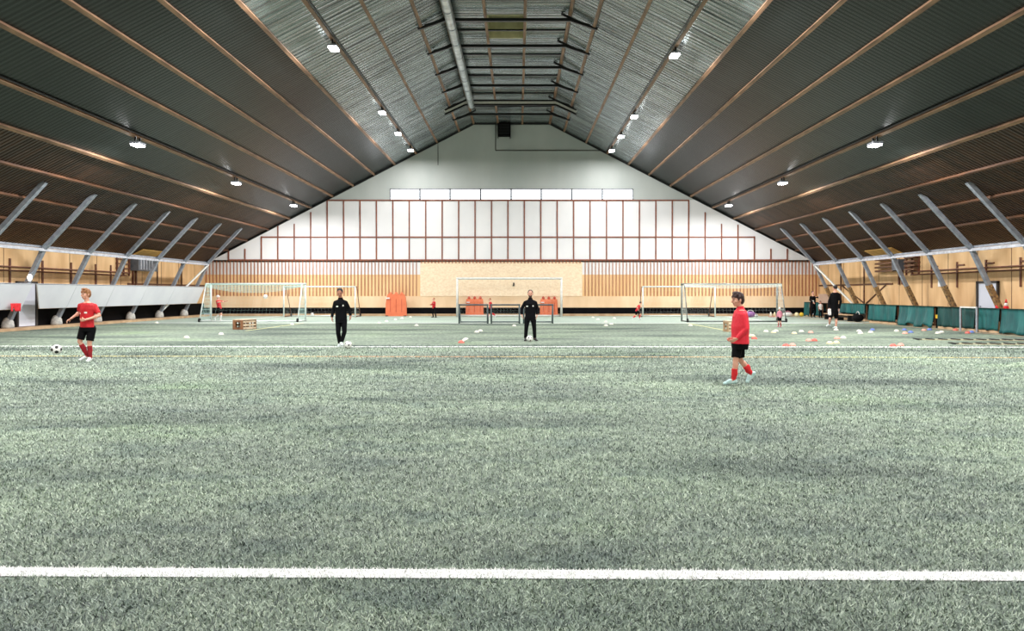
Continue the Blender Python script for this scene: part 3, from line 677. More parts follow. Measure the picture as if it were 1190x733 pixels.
# ------------------------------------------------------------------ goals
def netgrid(mb, P, nu, nv, r):              # P(u,v) -> Vector
    for i in range(nu+1): mb.cord([P(i/nu, j/8) for j in range(9)], r)
    for j in range(nv+1): mb.cord([P(i/16, j/nv) for i in range(17)], r)
def goal(name, label, x0, x1, ym, yb, h, td, mt_, net, r=.05, cr=.006, cell=.13, wheels=True, skin=None, group=None, sag=.0, top=True, side_r=None, drape=0):
    o = thing(name, label, 'goal', ((x0+x1)/2, ym, 0), group); sg = 1 if yb > ym else -1; yt = ym+sg*td
    for x in (x0,x1): MB().tube((x,ym,0),(x,ym,h),r,n=12).build('post', mt_, o, smooth=True)
    MB().tube((x0-r,ym,h),(x1+r,ym,h),r,n=12).build('crossbar', mt_, o, smooth=True)
    for x in (x0,x1):
        MB().tube((x,ym,.05),(x,yb,.05),r*.7,n=8).build('base_bar', skin or mt_, o, smooth=True); MB().tube((x,yb,.05),(x,yt,h),r*.55,n=8).build('rear_strut', skin or mt_, o, smooth=True); MB().tube((x,yt,h),(x,ym,h),r*.7,n=8).build('top_arm', skin or mt_, o, smooth=True)
    bb = MB().tube((x0,yb,.05),(x1,yb,.05),r*.8,n=8).build('back_bar', mt_, o, smooth=True)
    mb = MB(); W_ = x1-x0; nw = int(W_/cell); nh = int(h/cell)
    def back(u,v): 
        z = h+(.06-h)*v; y = yt+(yb-yt)*v; return Vector((x0+W_*u, y-sg*.0, z - sag*math.sin(math.pi*u)*(1-v)))
    netgrid(mb, back, nw, nh, cr)
    if td > .15: netgrid(mb, lambda u,v: Vector((x0+W_*u, ym+(yt-ym)*v, h-sag*math.sin(math.pi*u)*v)), nw, max(1,int(td/cell)), cr)
    for x in (x0,x1): netgrid(mb, lambda u,v: Vector((x, ym+((yt+(yb-yt)*v)-ym)*u, h+(.06-h)*v)), max(3,int(abs(yb-ym)/cell)), nh, side_r or cr)
    if drape: netgrid(mb, lambda u,v: Vector((x0+W_*u, yt+sg*(.05+.1*v), h-(.12+drape*math.sin(math.pi*u)**.7)*v)), int(W_/.07), 6, .008)
    nt_ = mb.build('net', M[net], o, fix=False)
    if wheels:
        for x in (x0,x1): MB().tube((x-.04,yb,.11),(x+.04,yb,.11),.11,n=14).build('wheel', M['rubber'], bb, smooth=False)
    return o
goal('football_goal','pale portable goal on the left with a keeper inside, back towards us', -17.85,-12.35,44.5,42.9,2.16,.7,M['alu'],'net_pale',.055,.0012,.2,sag=.1,side_r=.007,drape=.38)
goal('football_goal','portable goal with grey posts on the right, back towards us', 9.45,14.95,44.2,42.7,2.14,.7,M['alu_grey'],'net_white',.055,.0012,.2,side_r=.006,drape=.12,skin=M['alu_grey'],sag=.06)
goal('football_goal','faint white goal by the far wall, right of the left goal', -15.75,-10.95,51.5,53.2,2.05,.5,M['alu'],'net_white',.045,.0012,.24,wheels=True,skin=M['pipe'])
goal('football_goal','faint white goal by the far wall, left of the grey goal', 8.4,13.25,51.5,53.2,2.05,.5,M['alu'],'net_white',.045,.0012,.24,wheels=True,skin=M['pipe'])
goal('football_goal','large white goal in the middle of the far wall', (531.5-602)*.059,(652.3-602)*.059,52.4,53.3,2.62,.3,M['white_pole'],'net_white',.075,.0012,.24,wheels=True,skin=M['alu_grey'])
t_ = 41.0/F
for lab,a,c_ in (('dark mini goal on the left of the three, before the big white goal',533.6,566.6),('dark mini goal in the middle of the three before the big white goal',570.9,603.6),('dark mini goal partly hidden by the smiling coach',608.5,642.2)):
    goal('mini_goal', lab, (a-602)*t_,(c_-602)*t_,41.0,42.0,1.0,.25,M['mini_grey'],'net_pale',.042,.0009,.16,wheels=False,group='dark mini goals')

# free-kick walls
def dummy(label, px0, px1, ytop, yb, bigtop):
    Y = 53.8; t = Y/F; x0 = (px0-CXP)*t; x1 = (px1-CXP)*t; W_ = x1-x0; h = (yb-ytop)*t
    o = thing('training_dummy', label, 'training dummy', ((x0+x1)/2,Y,0), 'orange training dummies')
    hb = h*.84 if not bigtop else h*.9
    ins = .1 if bigtop else .03
    out = [(x0,0),(x1,0),(x1-.01,hb*.55),(x1-ins*W_*.5,hb*.85)]
    n = 30
    for i in range(n+1):
        u = 1-i/n; x = x0+W_*(ins+ (1-2*ins)*u); out.append((x, hb-.0+ .07*abs(math.sin(3*math.pi*u))))
    out += [(x0+ins*W_*.5,hb*.85),(x0+.01,hb*.55)]
    k = len(out); vs = [(x,Y-.07,z) for x,z in out]+[(x,Y+.07,z) for x,z in out]
    MB().add(vs,[tuple(range(k)),tuple(range(2*k-1,k-1,-1))]+[(i,k+i,k+(i+1)%k,(i+1)%k) for i in range(k)]).build('body_panel', M['orange'], o); bp_ = o.children[0]
    for i in range(3):
        cx = x0+W_*(ins+(1-2*ins)*(i+.5)/3)
        if bigtop: MB().ell((cx,Y,hb+.02),(.11,.09,.15),14,10).build('head', M['orange'], o, smooth=True)
        else:
            MB().ell((cx,Y,hb+.09),(.1,.09,.13),14,10).build('head', M['orange_dark'], o, smooth=True)
        MB().box(cx-.012,cx+.012,Y-.085,Y-.07,.3,hb*.8).build('groove', M['orange_dark'], bp_)
    MB().box(x0+.06,x0+.3,Y-.17,Y-.071,hb*.80,hb*.86).build('label_patch', M['white_cloth'], bp_)
    for x in (x0+.1,x1-.1): MB().box(x-.08,x+.08,Y-.22,Y+.22,0,.05).build('foot', M['rubber'], o)
dummy('tall orange training dummy left of the big white goal', 448.2,472.7,339.5,367.5,True)
dummy('orange training dummy with three heads, in the left of the white goal', 541.2,562,344.3,367.5,False)
dummy('orange training dummy with three heads, right of the smiling coach', 627.5,648.2,344.5,367.5,False)

# ------------------------------------------------------------------ crates, balls, discs, ladders
def crate(label, c, rot, L_, W_, H_, wood, slat):
    o = thing('wooden_crate', label, 'crate', c); R = Matrix.Rotation(rot,3,'Z'); c = Vector(c)
    def bx(nm, x0,x1,y0,y1,z0,z1, mt_):
        mb = MB().box(x0,x1,y0,y1,z0,z1); mb.v = [tuple(c+R@Vector(v)) for v in mb.v]; return mb.build(nm, M[mt_], o)
    for e in (-1,1):                        # end panel with a square hole
        mb = MB(); x0,x1 = sorted((e*L_/2, e*(L_/2-.04)))
        mb.box(x0,x1,-W_/2,-W_*.25,0,H_).box(x0,x1,W_*.25,W_/2,0,H_).box(x0,x1,-W_*.25,W_*.25,0,H_*.22).box(x0,x1,-W_*.25,W_*.25,H_*.8,H_)
        mb.v = [tuple(c+R@Vector(v)) for v in mb.v]; mb.build('end_panel', M[wood], o)
    for e in (-1,1):
        for k in range(3):
            y0,y1 = sorted((e*W_/2, e*(W_/2-.03))); bx('slat', -L_/2+.04,L_/2-.04,y0,y1,H_*(.04+.34*k),H_*(.04+.34*k)+H_*.2, slat)
        for q in (-.2,.1,.3): y0,y1 = sorted((e*(W_/2-.03), e*(W_/2-.06))); bx('upright', L_*q-.03,L_*q+.03,y0,y1,0.0,H_-.02, wood)
    bx('lid', -L_/2,L_/2,-W_/2,W_/2,H_,H_+.03, slat)
    bx('bottom', -L_/2+.04,L_/2-.04,-W_/2+.03,W_/2-.03,0,.03, wood)
    return o
p = gp(283,382.6)
crate('brown wooden crate with a square hole in its end, before the left goal', (p.x,p.y+.15,0), math.radians(-110), .93, .55, .42, 'crate', 'crate_pale')
p = gp(857,385.5)
crate('pale slatted wooden crate half hidden behind the boy in the red jacket', (p.x,p.y+.2,0), math.radians(8), .95, .5, .44, 'kerb', 'crate_pale')

ICO = [Vector(v).normalized() for v in [(0,a,b_*1.618) for a in (-1,1) for b_ in (-1,1)]+[(a,b_*1.618,0) for a in (-1,1) for b_ in (-1,1)]+[(b_*1.618,0,a) for a in (-1,1) for b_ in (-1,1)]]
def ball(label, c, rot=(0,0,0), r=.11, black=.36, group='footballs'):
    bm = bmesh.new(); bmesh.ops.create_icosphere(bm, subdivisions=4, radius=r)
    me = bpy.data.meshes.new('football'); bm.to_mesh(me); bm.free(); me.materials.append(M['ball_white']); me.materials.append(M['ball_black'])
    for p_ in me.polygons:
        d_ = Vector(p_.center).normalized(); p_.use_smooth = True
        p_.material_index = 1 if max(d_.dot(v) for v in ICO) > math.cos(black) else 0
    o = bpy.data.objects.new('football', me); COL.objects.link(o); o.location = c; o.rotation_euler = rot; return tag(o, label, 'ball', group)
ball('black and white football in the air beside the boy on the left', pt(65.5,406,18.3), (.3,.5,.2), .121, .34)
p = gp(404.5,405.2); ball('white football at the foot of the coach looking down', (p.x,p.y,.115), (1.0,.2,.4), .115, .22)
p = gp(615.5,397.2); ball('white football between the feet of the smiling coach', (p.x,p.y,.11), (.2,1.0,.1), .11, .22)
ball('football in the air before the net of the left goal', pt(308.5,344.6,42.3), (1,.4,.2), .12, .16)
ball('white football at the foot of the black band, right of the left goal', (pt(363,365,53.75).x,53.75,.12), (.1,.9,.3), .12, .25)
for lab,px,mt_ in (('yellow ball at the foot of the black band, left of the teal cover',931.5,'yellow'),('orange yellow ball beside the yellow ball near the black band',926,'disc_cream')):
    o = MB().ell((pt(px,0,52.6).x,52.6,.15),.15,18,12).build('training_ball', M[mt_], loc=(pt(px,0,52.6).x,52.6,.15), smooth=True); tag(o, lab, 'ball')
bag('kit_bag','white and pink kit bag lying along the black band','bag',(pt(915.5,0,52.8).x,52.8,0),(.34,.2,.16),'white_cloth','pink_cloth',.1)
bag('kit_bag','purple kit bag behind the boy in the red jacket','bag',(pt(872,0,51.5).x,51.5,0),(.36,.2,.2),'purple','white_cloth',.0)
ball('black and white football beside the purple kit bag', (pt(879,0,50.9).x,50.9,.12), (.5,.2,.8), .12, .4)
for lab,px,mt_ in (('white marker cone standing before the black band, behind the toddler',895.7,'disc_white'),('cream marker cone right of the white one, before the black band',900.2,'disc_cream')):
    x = pt(px,0,52.2).x; o = thing('marker_cone', lab, 'cone', (x,52.2,0), 'upright marker cones')
    MB().lathe((x,52.2,.03),[(.1,0),(.03,.3)],14).build('cone_body', M[mt_], o, smooth=True); MB().box(x-.12,x+.12,52.08,52.32,0,.03).build('base', M['disc_red'], o)

def disc(label, px, py, colr, r=.108, tilt=0, z=0):
    p = gp(px, py+1.2); T_ = Matrix.Rotation(tilt,3,'Y')
    mb = MB().lathe((p.x,p.y,z),[(r,0),(r*1.02,.006),(r*.86,.04),(r*.55,.075),(r*.34,.085),(r*.3,.08),(r*.5,.06),(r*.8,.02)],18,tilt=T_)
    o = mb.build('marker_disc', M['disc_'+colr], loc=(p.x,p.y,0), smooth=True); tag(o, label, 'marker disc', 'training marker discs'); return o
D = [
 ('white marker disc on the turf below the left barrier boards, by a concrete foot',182,374.3,'white'),
 ('lone white marker disc between the boy on the left and the crate',216.8,391.5,'white'),
 ('white marker disc just left of the brown crate',257,387.6,'white'),
 ('white marker disc at the near right foot of the left goal',339.5,376.3,'white'),
 ('leftmost white disc of the slanting row before the tall orange dummy',440.6,374.6,'white'),
 ('second white disc from the left in the row before the tall orange dummy',449.2,372.4,'white'),
 ('third white disc from the left in the row before the tall orange dummy',459.7,370.4,'white'),
 ('white disc directly at the right foot of the tall orange dummy',467.2,369,'white'),
 ('white disc between the tall orange dummy and the child in red',477,367.6,'white'),
 ('lone white disc on the darker turf below the child in red',484,377.4,'white'),
 ('left white disc of the close pair below the mini goals',554,385.1,'white'),
 ('right white disc of the close pair below the mini goals',558.3,383.8,'white'),
 ('white disc below the middle mini goal, left of the smiling coach',597.5,377.8,'white'),
 ('far left white disc of the scatter right of the smiling coach',689,368,'white'),
 ('white disc second from left in the scatter before the running child',694.8,370.4,'white'),
 ('white disc in the middle of the scatter before the running child',704,373.2,'white'),
 ('nearest white disc of the scatter before the running child',704.2,377.5,'white'),
 ('white disc just right of the nearest one in the central scatter',710.4,375.9,'white'),
 ('white disc at the far right of the scatter, left of the running child',713.8,369,'white'),
 ('white disc at the near left foot of the grey goal',802.4,377.6,'white'),
 ('white disc at the left end of the row below the toddler',890.2,384.4,'white'),
 ('cream disc in front of another, straight below the toddler',899,385.5,'cream'),
 ('white disc just behind the cream one, straight below the toddler',901.8,383.9,'white'),
 ('cream disc alone between the toddler and the man in shorts',923,386.6,'cream'),
 ('white disc behind the lone cream disc, left of the man in shorts',931.3,384.3,'white'),
 ('pink disc below the man in black by the corner',942.2,385.5,'pink'),
 ('white disc right at the feet of the man in shorts',971.7,382.6,'white'),
 ('pale pink disc touching a red one, left of the centre of the right scatter',939.8,395.1,'pink'),
 ('red disc touching a pale pink one, left of the centre of the right scatter',946.4,395.0,'red'),
 ('pink disc on the left of the pair nearest below the man in shorts',972.7,392.5,'pink'),
 ('white disc on the right of the pair nearest below the man in shorts',980,391.9,'white'),
 ('cream disc, left of a matching pair just above the white line',964.2,398.2,'cream'),
 ('cream disc, right of a matching pair just above the white line',972,397.7,'cream'),
 ('left red disc of the pair on the white line below the toddler',913.2,401.2,'red'),
 ('right pink disc of the pair on the white line below the toddler',921,400.6,'pink'),
 ('white disc, rear of the pair below the left end of the bench',998.4,384,'white'),
 ('white disc, front of the pair below the left end of the bench',1000,386.4,'white'),
 ('blue disc behind a white one, below the second teal cover',1014,382.5,'blue'),
 ('white disc before a blue one, below the bench end',1011.8,385.4,'white'),
 ('white disc left of the blue one below the ragged teal cover',1042,383.8,'white'),
 ('blue disc at the back below the ragged teal cover',1051.2,382.5,'blue'),
 ('pale pink disc at the front below the ragged teal cover',1051.8,386.6,'pink'),
 ('blue disc at the front right below the ragged teal cover',1058.5,385.4,'blue'),
 ('pink disc left of the blue one at the gap with the yellow box',1073.8,383,'pink'),
 ('blue disc near the kerb line below the gap with the yellow box',1080.3,382.3,'blue'),
 ('white disc, left of an overlapping pair below the dark teal cover',1090,386.4,'white'),
 ('white disc, right of an overlapping pair below the dark teal cover',1094.3,385.3,'white'),
 ('red disc by the left post of the white metal frame',1110.4,382.7,'red'),
 ('red disc left of the blue one at the right post of the metal frame',1124.6,386.1,'red'),
 ('blue disc at the right post of the white metal frame',1129.2,385.2,'blue'),
 ('left red disc of the pair on the white line below the ragged teal cover',1038,401.4,'red'),
 ('right pink disc of the pair on the white line below the ragged teal cover',1046.8,400.6,'pink'),
 ('red disc lying beside a tilted white one, left of the smiling coach',536,397.2,'red'),
 ('orange red disc under a cream one, just behind the boy in the red jacket',876.5,392.6,'red'),
]
for d_ in D: disc(*d_)
p = gp(540.5,398.4); disc('white disc tilted against a red one, left of the smiling coach',540.6,396.2,'white',.13,-.5,.05)
disc('cream disc behind an orange red one, behind the boy in the red jacket',873.5,389.6,'cream',.14)

def ladder(label, p0, p1, w=.46, step=.42):
    p0 = Vector(p0); p1 = Vector(p1); o = thing('agility_ladder', label, 'ladder', p0); d_ = (p1-p0).normalized(); n = Vector((-d_.y,d_.x,0))
    for e in (-.5,.5): MB().bar(p0+n*w*e+Vector((0,0,.012)), p1+n*w*e+Vector((0,0,.012)), .05,.01).build('strap', M['disc_cream'], o)
    k = 0
    while k*step < (p1-p0).length:
        q = p0+d_*k*step; MB().bar(q-n*w*.52+Vector((0,0,.03)), q+n*w*.52+Vector((0,0,.03)), .14,.025).build('rung', M['rubber'], o); k += 1
ladder('black runged agility ladder lying on the turf, the farther of two', gp(1066,394.6), gp(1200,395.6))
ladder('black runged agility ladder lying on the turf, the nearer of two', gp(1108,399.6), gp(1215,400.4))

# ------------------------------------------------------------------ people
def basis(f, up=Vector((0,0,1))):
    f = f.normalized(); r = f.cross(up).normalized(); u = r.cross(f); return f, r, u     # forward, right(hand of viewer behind), up
def hand(mb, wr, d_, n, s, curl=.5):        # d_: along the hand, n: palm normal
    d_ = d_.normalized(); n = (n-d_*n.dot(d_)).normalized(); a = d_.cross(n)
    for i,(o_,l) in enumerate(((-.030,.068),(-.010,.078),(.010,.074),(.028,.058))):
        k = wr+d_*.085*s+a*o_*s
        mb.cap(wr+a*o_*.55*s+d_*.01*s, k, .016*s, .0125*s, 8)
        d1 = (d_*math.cos(curl*.7)+n*math.sin(curl*.7)); q = k+d1*l*.5*s
        d2 = (d_*math.cos(curl*1.7)+n*math.sin(curl*1.7)); e = q+d2*l*.5*s
        mb.cap(k,q,.0105*s,.0095*s,8); mb.cap(q,e,.0095*s,.0075*s,8)
    t0 = wr+d_*.025*s-a*.025*s; t1 = t0+(d_*.7-a*.55+n*.45).normalized()*.045*s; t2 = t1+(d_*.85-a*.1+n*.5).normalized()*.032*s
    mb.cap(t0,t1,.0135*s,.011*s,8); mb.cap(t1,t2,.011*s,.0085*s,8)
def person(label, base, J, s, face, look, hair, top, bottom, socks=None, shoes='shoe_white', skin='skin', vox=.007, sleeve='short', fringe=False,
           topmat='red_cloth', botmat='black_cloth', group=None, marks=(), beard=False, hem=.16, curl=.6, cap=None, nm='person', collar=False, girth=1.0, hs=1.1):
    """J holds joints as Vectors in world space; face: direction the chest faces; look: direction the head looks"""
    o = thing(nm, label, 'person', base, group)
    J = dict(J); mid_ = (J['sa']+J['sb'])/2
    for k in ('sa','sb'): J[k] = mid_+(J[k]-mid_)*.94-V((0,0,.042*s))
    A = J['sa']; B = J['sb']; across = (B-A).normalized(); neck = J['neck']; pel = J['pel']
    spine = (neck-pel).normalized(); fr = (face-spine*face.dot(spine)).normalized(); across = fr.cross(spine).normalized()
    if across.dot(B-A) < 0: across = -across
    def torso(mb, add, t0=-.16, t1=1.0):
        R_ = [(-.16,.140,.105),(0,.158,.112),(.25,.146,.105),(.5,.156,.112),(.72,.172,.115),(.86,.160,.098),(.95,.105,.08),(1.0,.062,.062)]
        Ls = (neck-pel); rings = []
        for t,rx,ry in R_:
            if t < t0-.001 or t > t1+.001: continue
            g_ = girth if t < .55 else 1+(girth-1)*.25
            rings.append((pel+Ls*t, across, fr, rx*s*g_+add, ry*s*g_+add))
        if t0 < -.161: rings.insert(0, (pel+Ls*t0, across, fr, .15*s*girth+add*1.25, .112*s*girth+add*1.25))
        mb.loft(rings, 22); return mb
    hz = s*hs
    f, r, u = basis(look, (spine*.35+Vector((0,0,1))).normalized())
    hd = J['head']; RM = Matrix((r, f, u)).transposed()
    H_ = lambda x,y,z: hd + r*x*hz + f*y*hz + u*z*hz
    # --- body: one continuous surface
    mb = MB(); torso(mb, 0)
    mb.ell(H_(0,-.005,.02),(.074*hz,.093*hz,.098*hz),18,12,RM); mb.ell(H_(0,.028,-.045),(.054*hz,.058*hz,.066*hz),16,10,RM)
    mb.ell(H_(0,.052,-.083),(.028*hz,.026*hz,.024*hz),10,8,RM); mb.cap(H_(0,.088,.012),H_(0,.103,-.022),.008*hz,.0135*hz,8)
    for e in (-1,1):
        mb.ell(H_(e*.076,-.008,-.008),(.012*hz,.022*hz,.034*hz),10,8,RM); mb.ell(H_(e*.042,.05,-.02),(.026*hz,.03*hz,.026*hz),10,8,RM)
    mb.cap(H_(0,.076,.034),H_(.0,.076,.034),.02*hz,.02*hz,8); mb.cap(H_(-.03,.070,.036),H_(.03,.070,.036),.018*hz,.018*hz,8)
    mb.cap(H_(-.016,.079,-.05),H_(.016,.079,-.05),.009*hz,.009*hz,8)
    mb.cap(neck-spine*.03*s, hd-u*.03*s-f*.01*s, .056*s, .05*s)
    for k in 'ab':
        sh, el, wr = J['s'+k], J['e'+k], J['w'+k]
        mb.cap(neck-spine*.05*s, sh, .055*s, .05*s); mb.cap(sh, el, .049*s, .038*s); mb.cap(el, wr, .04*s, .026*s)
        mb.ell(el.lerp(wr,.28),(.041*s,.041*s,.06*s),10,8)
        hdir = J.get('h'+k, (wr-el).normalized()); pn = J.get('n'+k, (pel-wr)); hand(mb, wr, hdir, pn, s, curl)
        hp, kn, an, to = J['p'+k], J['k'+k], J['a'+k], J['t'+k]
        mb.cap(hp, kn, .086*s, .053*s); mb.cap(kn, an, .052*s, .036*s)
        sd = (kn-an).normalized(); mb.cap(kn-sd*.09*s-fr*.012*s, kn-sd*.2*s-fr*.008*s, .054*s, .043*s); mb.cap(an, to, .036*s, .026*s)
    mats = [M[skin], M['eye'], M['lip'], M['beard']]
    bo = mb.blob('body', mats, o, vox, 3)
    off = wloc(o)
    for p_ in bo.data.polygons:
        q = Vector(p_.center)+off-hd
        if q.length > .2*hz: continue
        x_,y_,z_ = q.dot(r)/hz, q.dot(f)/hz, q.dot(u)/hz
        if y_ > .05 and abs(abs(x_)-.031) < .010 and abs(z_-.013) < .006: p_.material_index = 1
        elif y_ > .05 and abs(abs(x_)-.031) < .02 and abs(z_-.034) < .0035: p_.material_index = 3
        elif y_ > .06 and abs(x_) < .024 and abs(z_+.05) < .007: p_.material_index = 2
        elif beard and y_ > .0 and -.12 < z_ < -.028 and not (abs(x_) < .03 and -.06 < z_ < -.04) : p_.material_index = 3
    # --- hair
    if hair:
        mb = MB(); mb.ell(H_(0,-.02,.036),(.083*hz,.093*hz,.094*hz),18,12,RM)
        if hair != 'short':
            mb.ell(H_(0,-.05,-.0),(.074*hz,.062*hz,.085*hz),14,10,RM)
            for i in range(7): a_ = -.06+.02*i; mb.cap(H_(a_,.055-abs(a_)*.5,.095),H_(a_*1.05,.088-abs(a_)*.55,.058),.022*hz,.014*hz,8)
            for e in (-1,1): mb.cap(H_(e*.07,-.01,.05),H_(e*.076,.012,.0),.022*hz,.012*hz,8); mb.ell(H_(e*.03,.02,.118),(.04*hz,.05*hz,.026*hz),10,8,RM)
        mb.blob('hair', M[fringe] if fringe else M['hair_brown'], o, max(vox,.007), 2)
    if cap:
        mb = MB(); mb.ell(H_(0,-.012,.04),(.088*hz,.106*hz,.098*hz),18,12,RM); mb.cap(H_(-.04,.08,.05),H_(.04,.08,.05),.03*hz,.03*hz); mb.blob('cap', M[cap], o, max(vox,.008), 2)
    # --- top
    mb = MB(); torso(mb, .02*s, -hem/ (neck-pel).length, .95)
    lg = sleeve == 'long'
    for k in 'ab':
        sh, el, wr = J['s'+k], J['e'+k], J['w'+k]
        mb.cap(neck-spine*.055*s, sh, .07*s if lg else .062*s, .06*s)
        if lg: mb.tube(sh, el, .06*s, .053*s, 14); mb.ell(el, .054*s); mb.tube(el, el.lerp(wr,.97), .053*s, .041*s, 14)
        else: mb.tube(sh, sh.lerp(el,.74), .06*s, .063*s, 14)
    if collar: mb.tube(neck-spine*.16*s, neck-spine*.03*s, .155*s, .085*s, 18); mb.ell(neck-spine*.06*s, .1*s); mb.tube(neck-spine*.04*s, neck+spine*.05*s+f*.006, .078*s, .068*s, 16)
    mats = [M[topmat], M['mark']]
    to_ = mb.blob('jacket' if lg else 'jersey', mats, o, max(vox,.008), 4)
    for (ax, up_, w_, h_) in marks:
        for p_ in to_.data.polygons:
            q = Vector(p_.center)+off-pel
            if q.dot(fr) > .03 and abs(q.dot(across)-ax*s) < w_ and abs(q.dot(spine)-up_*s) < h_: p_.material_index = 1
    # --- bottoms
    mb = MB(); torso(mb, .012*s, -.16, .12)
    for k in 'ab':
        hp, kn, an = J['p'+k], J['k'+k], J['a'+k]
        mb.ell(hp, .1*s)
        if bottom == 'shorts': mb.tube(hp, hp.lerp(kn,.84), .102*s, .088*s, 16)
        else: mb.tube(hp, kn, .1*s, .068*s, 16); mb.ell(kn, .068*s); mb.tube(kn, an.lerp(kn,.04), .068*s, .056*s, 16)
    mb.blob('shorts' if bottom == 'shorts' else 'trousers', M[botmat], o, max(vox,.008), 3)
    # --- socks and shoes
    for k in 'ab':
        kn, an, to, hp = J['k'+k], J['a'+k], J['t'+k], J['p'+k]; sd = (kn-an).normalized()
        if socks:
            top_ = socks[1]; mb = MB(); mb.tube(an, an.lerp(kn,top_), .044*s, .06*s, 14); mb.ell(an,.044*s); mb.ell(an.lerp(kn,top_*.62)-fr*.008*s,(.058*s,.058*s,.09*s),12,8)
            mb.blob('sock', M[socks[0]], o, max(vox,.008), 3)
        dr = (to-an); dr = (dr-sd*dr.dot(sd)*.0).normalized(); heel = an-sd*.03*s-(dr-sd*dr.dot(sd)).normalized()*.045*s
        mb = MB(); mb.cap(heel, an+sd*.0, .038*s, .044*s); mb.cap(heel, to, .037*s, .03*s); mb.cap(an.lerp(to,.4)+sd*.008*s, to, .041*s, .03*s)
        nrm_ = dr.cross(sd).normalized(); mb.cap(to-nrm_*.018*s, to+nrm_*.018*s, .03*s, .03*s)
        sh_ = mb.blob('shoe', M[shoes], o, max(vox,.007), 3)
        for v in sh_.data.vertices:
            if v.co.z+off.z < .006: v.co.z = .006-off.z
    return o
def J_from(reg, sc, Y, spec):              # spec: name -> (zoom x, zoom y, depth offset)
    return {k: pt(reg[0]+v[0]/sc, reg[1]+v[1]/sc, Y)+Vector((0,v[2],0)) for k, v in spec.items()}
V = Vector
# boy on the left, red jersey
Yb = 18.35
J = J_from((70,325), 6.98, Yb, dict(head=(213,118,-.03), neck=(218,178,0), pel=(218,385,0), sa=(162,196,-.02), sb=(276,200,.04), ea=(153,265,.03), wa=(112,312,-.12),
    eb=(314,292,.02), wb=(242,322,-.2), pa=(190,395,0), pb=(250,397,.03), ka=(168,500,-.05), kb=(243,513,-.03), aa=(213,622,.06), ab=(244,632,.0), ta=(172,648,-.06), tb=(256,655,-.17)))
J['na'] = V((.6,.2,.2)); J['nb'] = V((-.1,.6,.2)); J['hb'] = V((-1,-.12,-.1)); J['ha'] = V((-.75,-.3,-.55))
b0 = V((J['pel'].x, Yb, 0))
person('boy in red jersey and black shorts who has just kicked a ball', b0, J, .98, V((-.25,-1,0)), V((-.55,-1,-.12)), 'full', 'jersey', 'shorts', ('dark_red',.82), 'shoe_white', vox=.0065,
    fringe='hair_ginger', topmat='red_cloth', hem=.06, marks=((.07,.36,.03,.022),(-.1,.34,.018,.018)), hs=1.12)
# coach looking down
Yb = 23.35
J = J_from((365,325), 8.144, Yb, dict(head=(249,122,-.06), neck=(250,182,0), pel=(256,368,0), sa=(198,202,0), sb=(304,202,0), ea=(180,286,.02), wa=(173,356,-.06),
    eb=(331,278,.03), wb=(348,342,-.03), pa=(232,382,0), pb=(282,382,0), ka=(231,497,-.04), kb=(293,490,-.08), aa=(243,606,.02), ab=(266,592,-.1), ta=(238,634,-.15), tb=(282,612,-.24)))
J['na'] = V((1,0,0)); J['nb'] = V((-1,0,0)); J['ha'] = V((.1,-.1,-1)); J['hb'] = V((-.05,-.1,-1))
person('coach in black tracksuit looking down at the ball by his foot', V((J['pel'].x,Yb,0)), J, 1.02, V((.05,-1,0)), V((.1,-1,-.55)), 'short', 'jacket', 'trousers', None, 'shoe_white', 'skin_tan', .007, 'long',
    fringe='hair_black', topmat='navy_cloth', botmat='navy_cloth', hem=.12, marks=((-.085,.37,.032,.018),(.09,.39,.018,.022)), collar=True)
# smiling coach
Yb = 26.2
J = J_from((590,330), 9.78, Yb, dict(head=(257,112,-.03), neck=(257,172,0), pel=(257,378,0), sa=(194,197,0), sb=(320,197,0), ea=(160,278,.03), wa=(162,348,-.06),
    eb=(338,275,.04), wb=(334,350,-.04), pa=(224,390,0), pb=(290,390,0), ka=(211,500,-.03), kb=(302,500,-.03), aa=(203,615,.03), ab=(308,615,.03), ta=(200,640,-.14), tb=(330,642,-.11)))
J['na'] = V((1,0,0)); J['nb'] = V((-1,0,0)); J['ha'] = V((.15,-.1,-1)); J['hb'] = V((-.1,-.1,-1))
person('smiling bearded coach in black tracksuit with a ball between his feet', V((J['pel'].x,Yb,0)), J, 1.03, V((0,-1,0)), V((0,-1,-.05)), 'short', 'jacket', 'trousers', None, 'shoe_black', 'skin', .007, 'long',
    fringe='hair_brown', topmat='navy_cloth', botmat='navy_cloth', hem=.12, beard=True, marks=((-.105,.37,.034,.018),(.09,.38,.02,.022)), collar=True)
# boy walking left, red jacket
Yb = 13.75
J = J_from((820,330), 5.8625, Yb, dict(head=(219,108,0), neck=(238,168,0), pel=(234,405,0), sa=(236,195,-.16), sb=(242,195,.16), ea=(254,302,-.2), wa=(192,368,-.19),
    eb=(246,302,.19), wb=(206,368,.17), pa=(216,418,-.02), pb=(240,418,.09), ka=(197,515,-.07), kb=(246,520,.09), aa=(184,648,-.07), ab=(322,612,.1), ta=(122,673,-.08), tb=(296,668,.1)))
J['na'] = V((0,.6,.3)); J['nb'] = V((0,-.6,.3)); J['ha'] = V((-1,.15,-.55)); J['hb'] = V((-1,-.1,-.45))
person('boy in red jacket, black shorts and red socks walking to the left', V((J['pel'].x,Yb,0)), J, .94, V((-1,-.02,0)), V((-1,-.12,-.12)), 'full', 'jacket', 'shorts', ('red_sock',.56), 'shoe_mint', 'skin', .0065, 'long',
    fringe='hair_brown', topmat='red_jacket', hem=.09, collar=True, girth=1.3, hs=1.18)
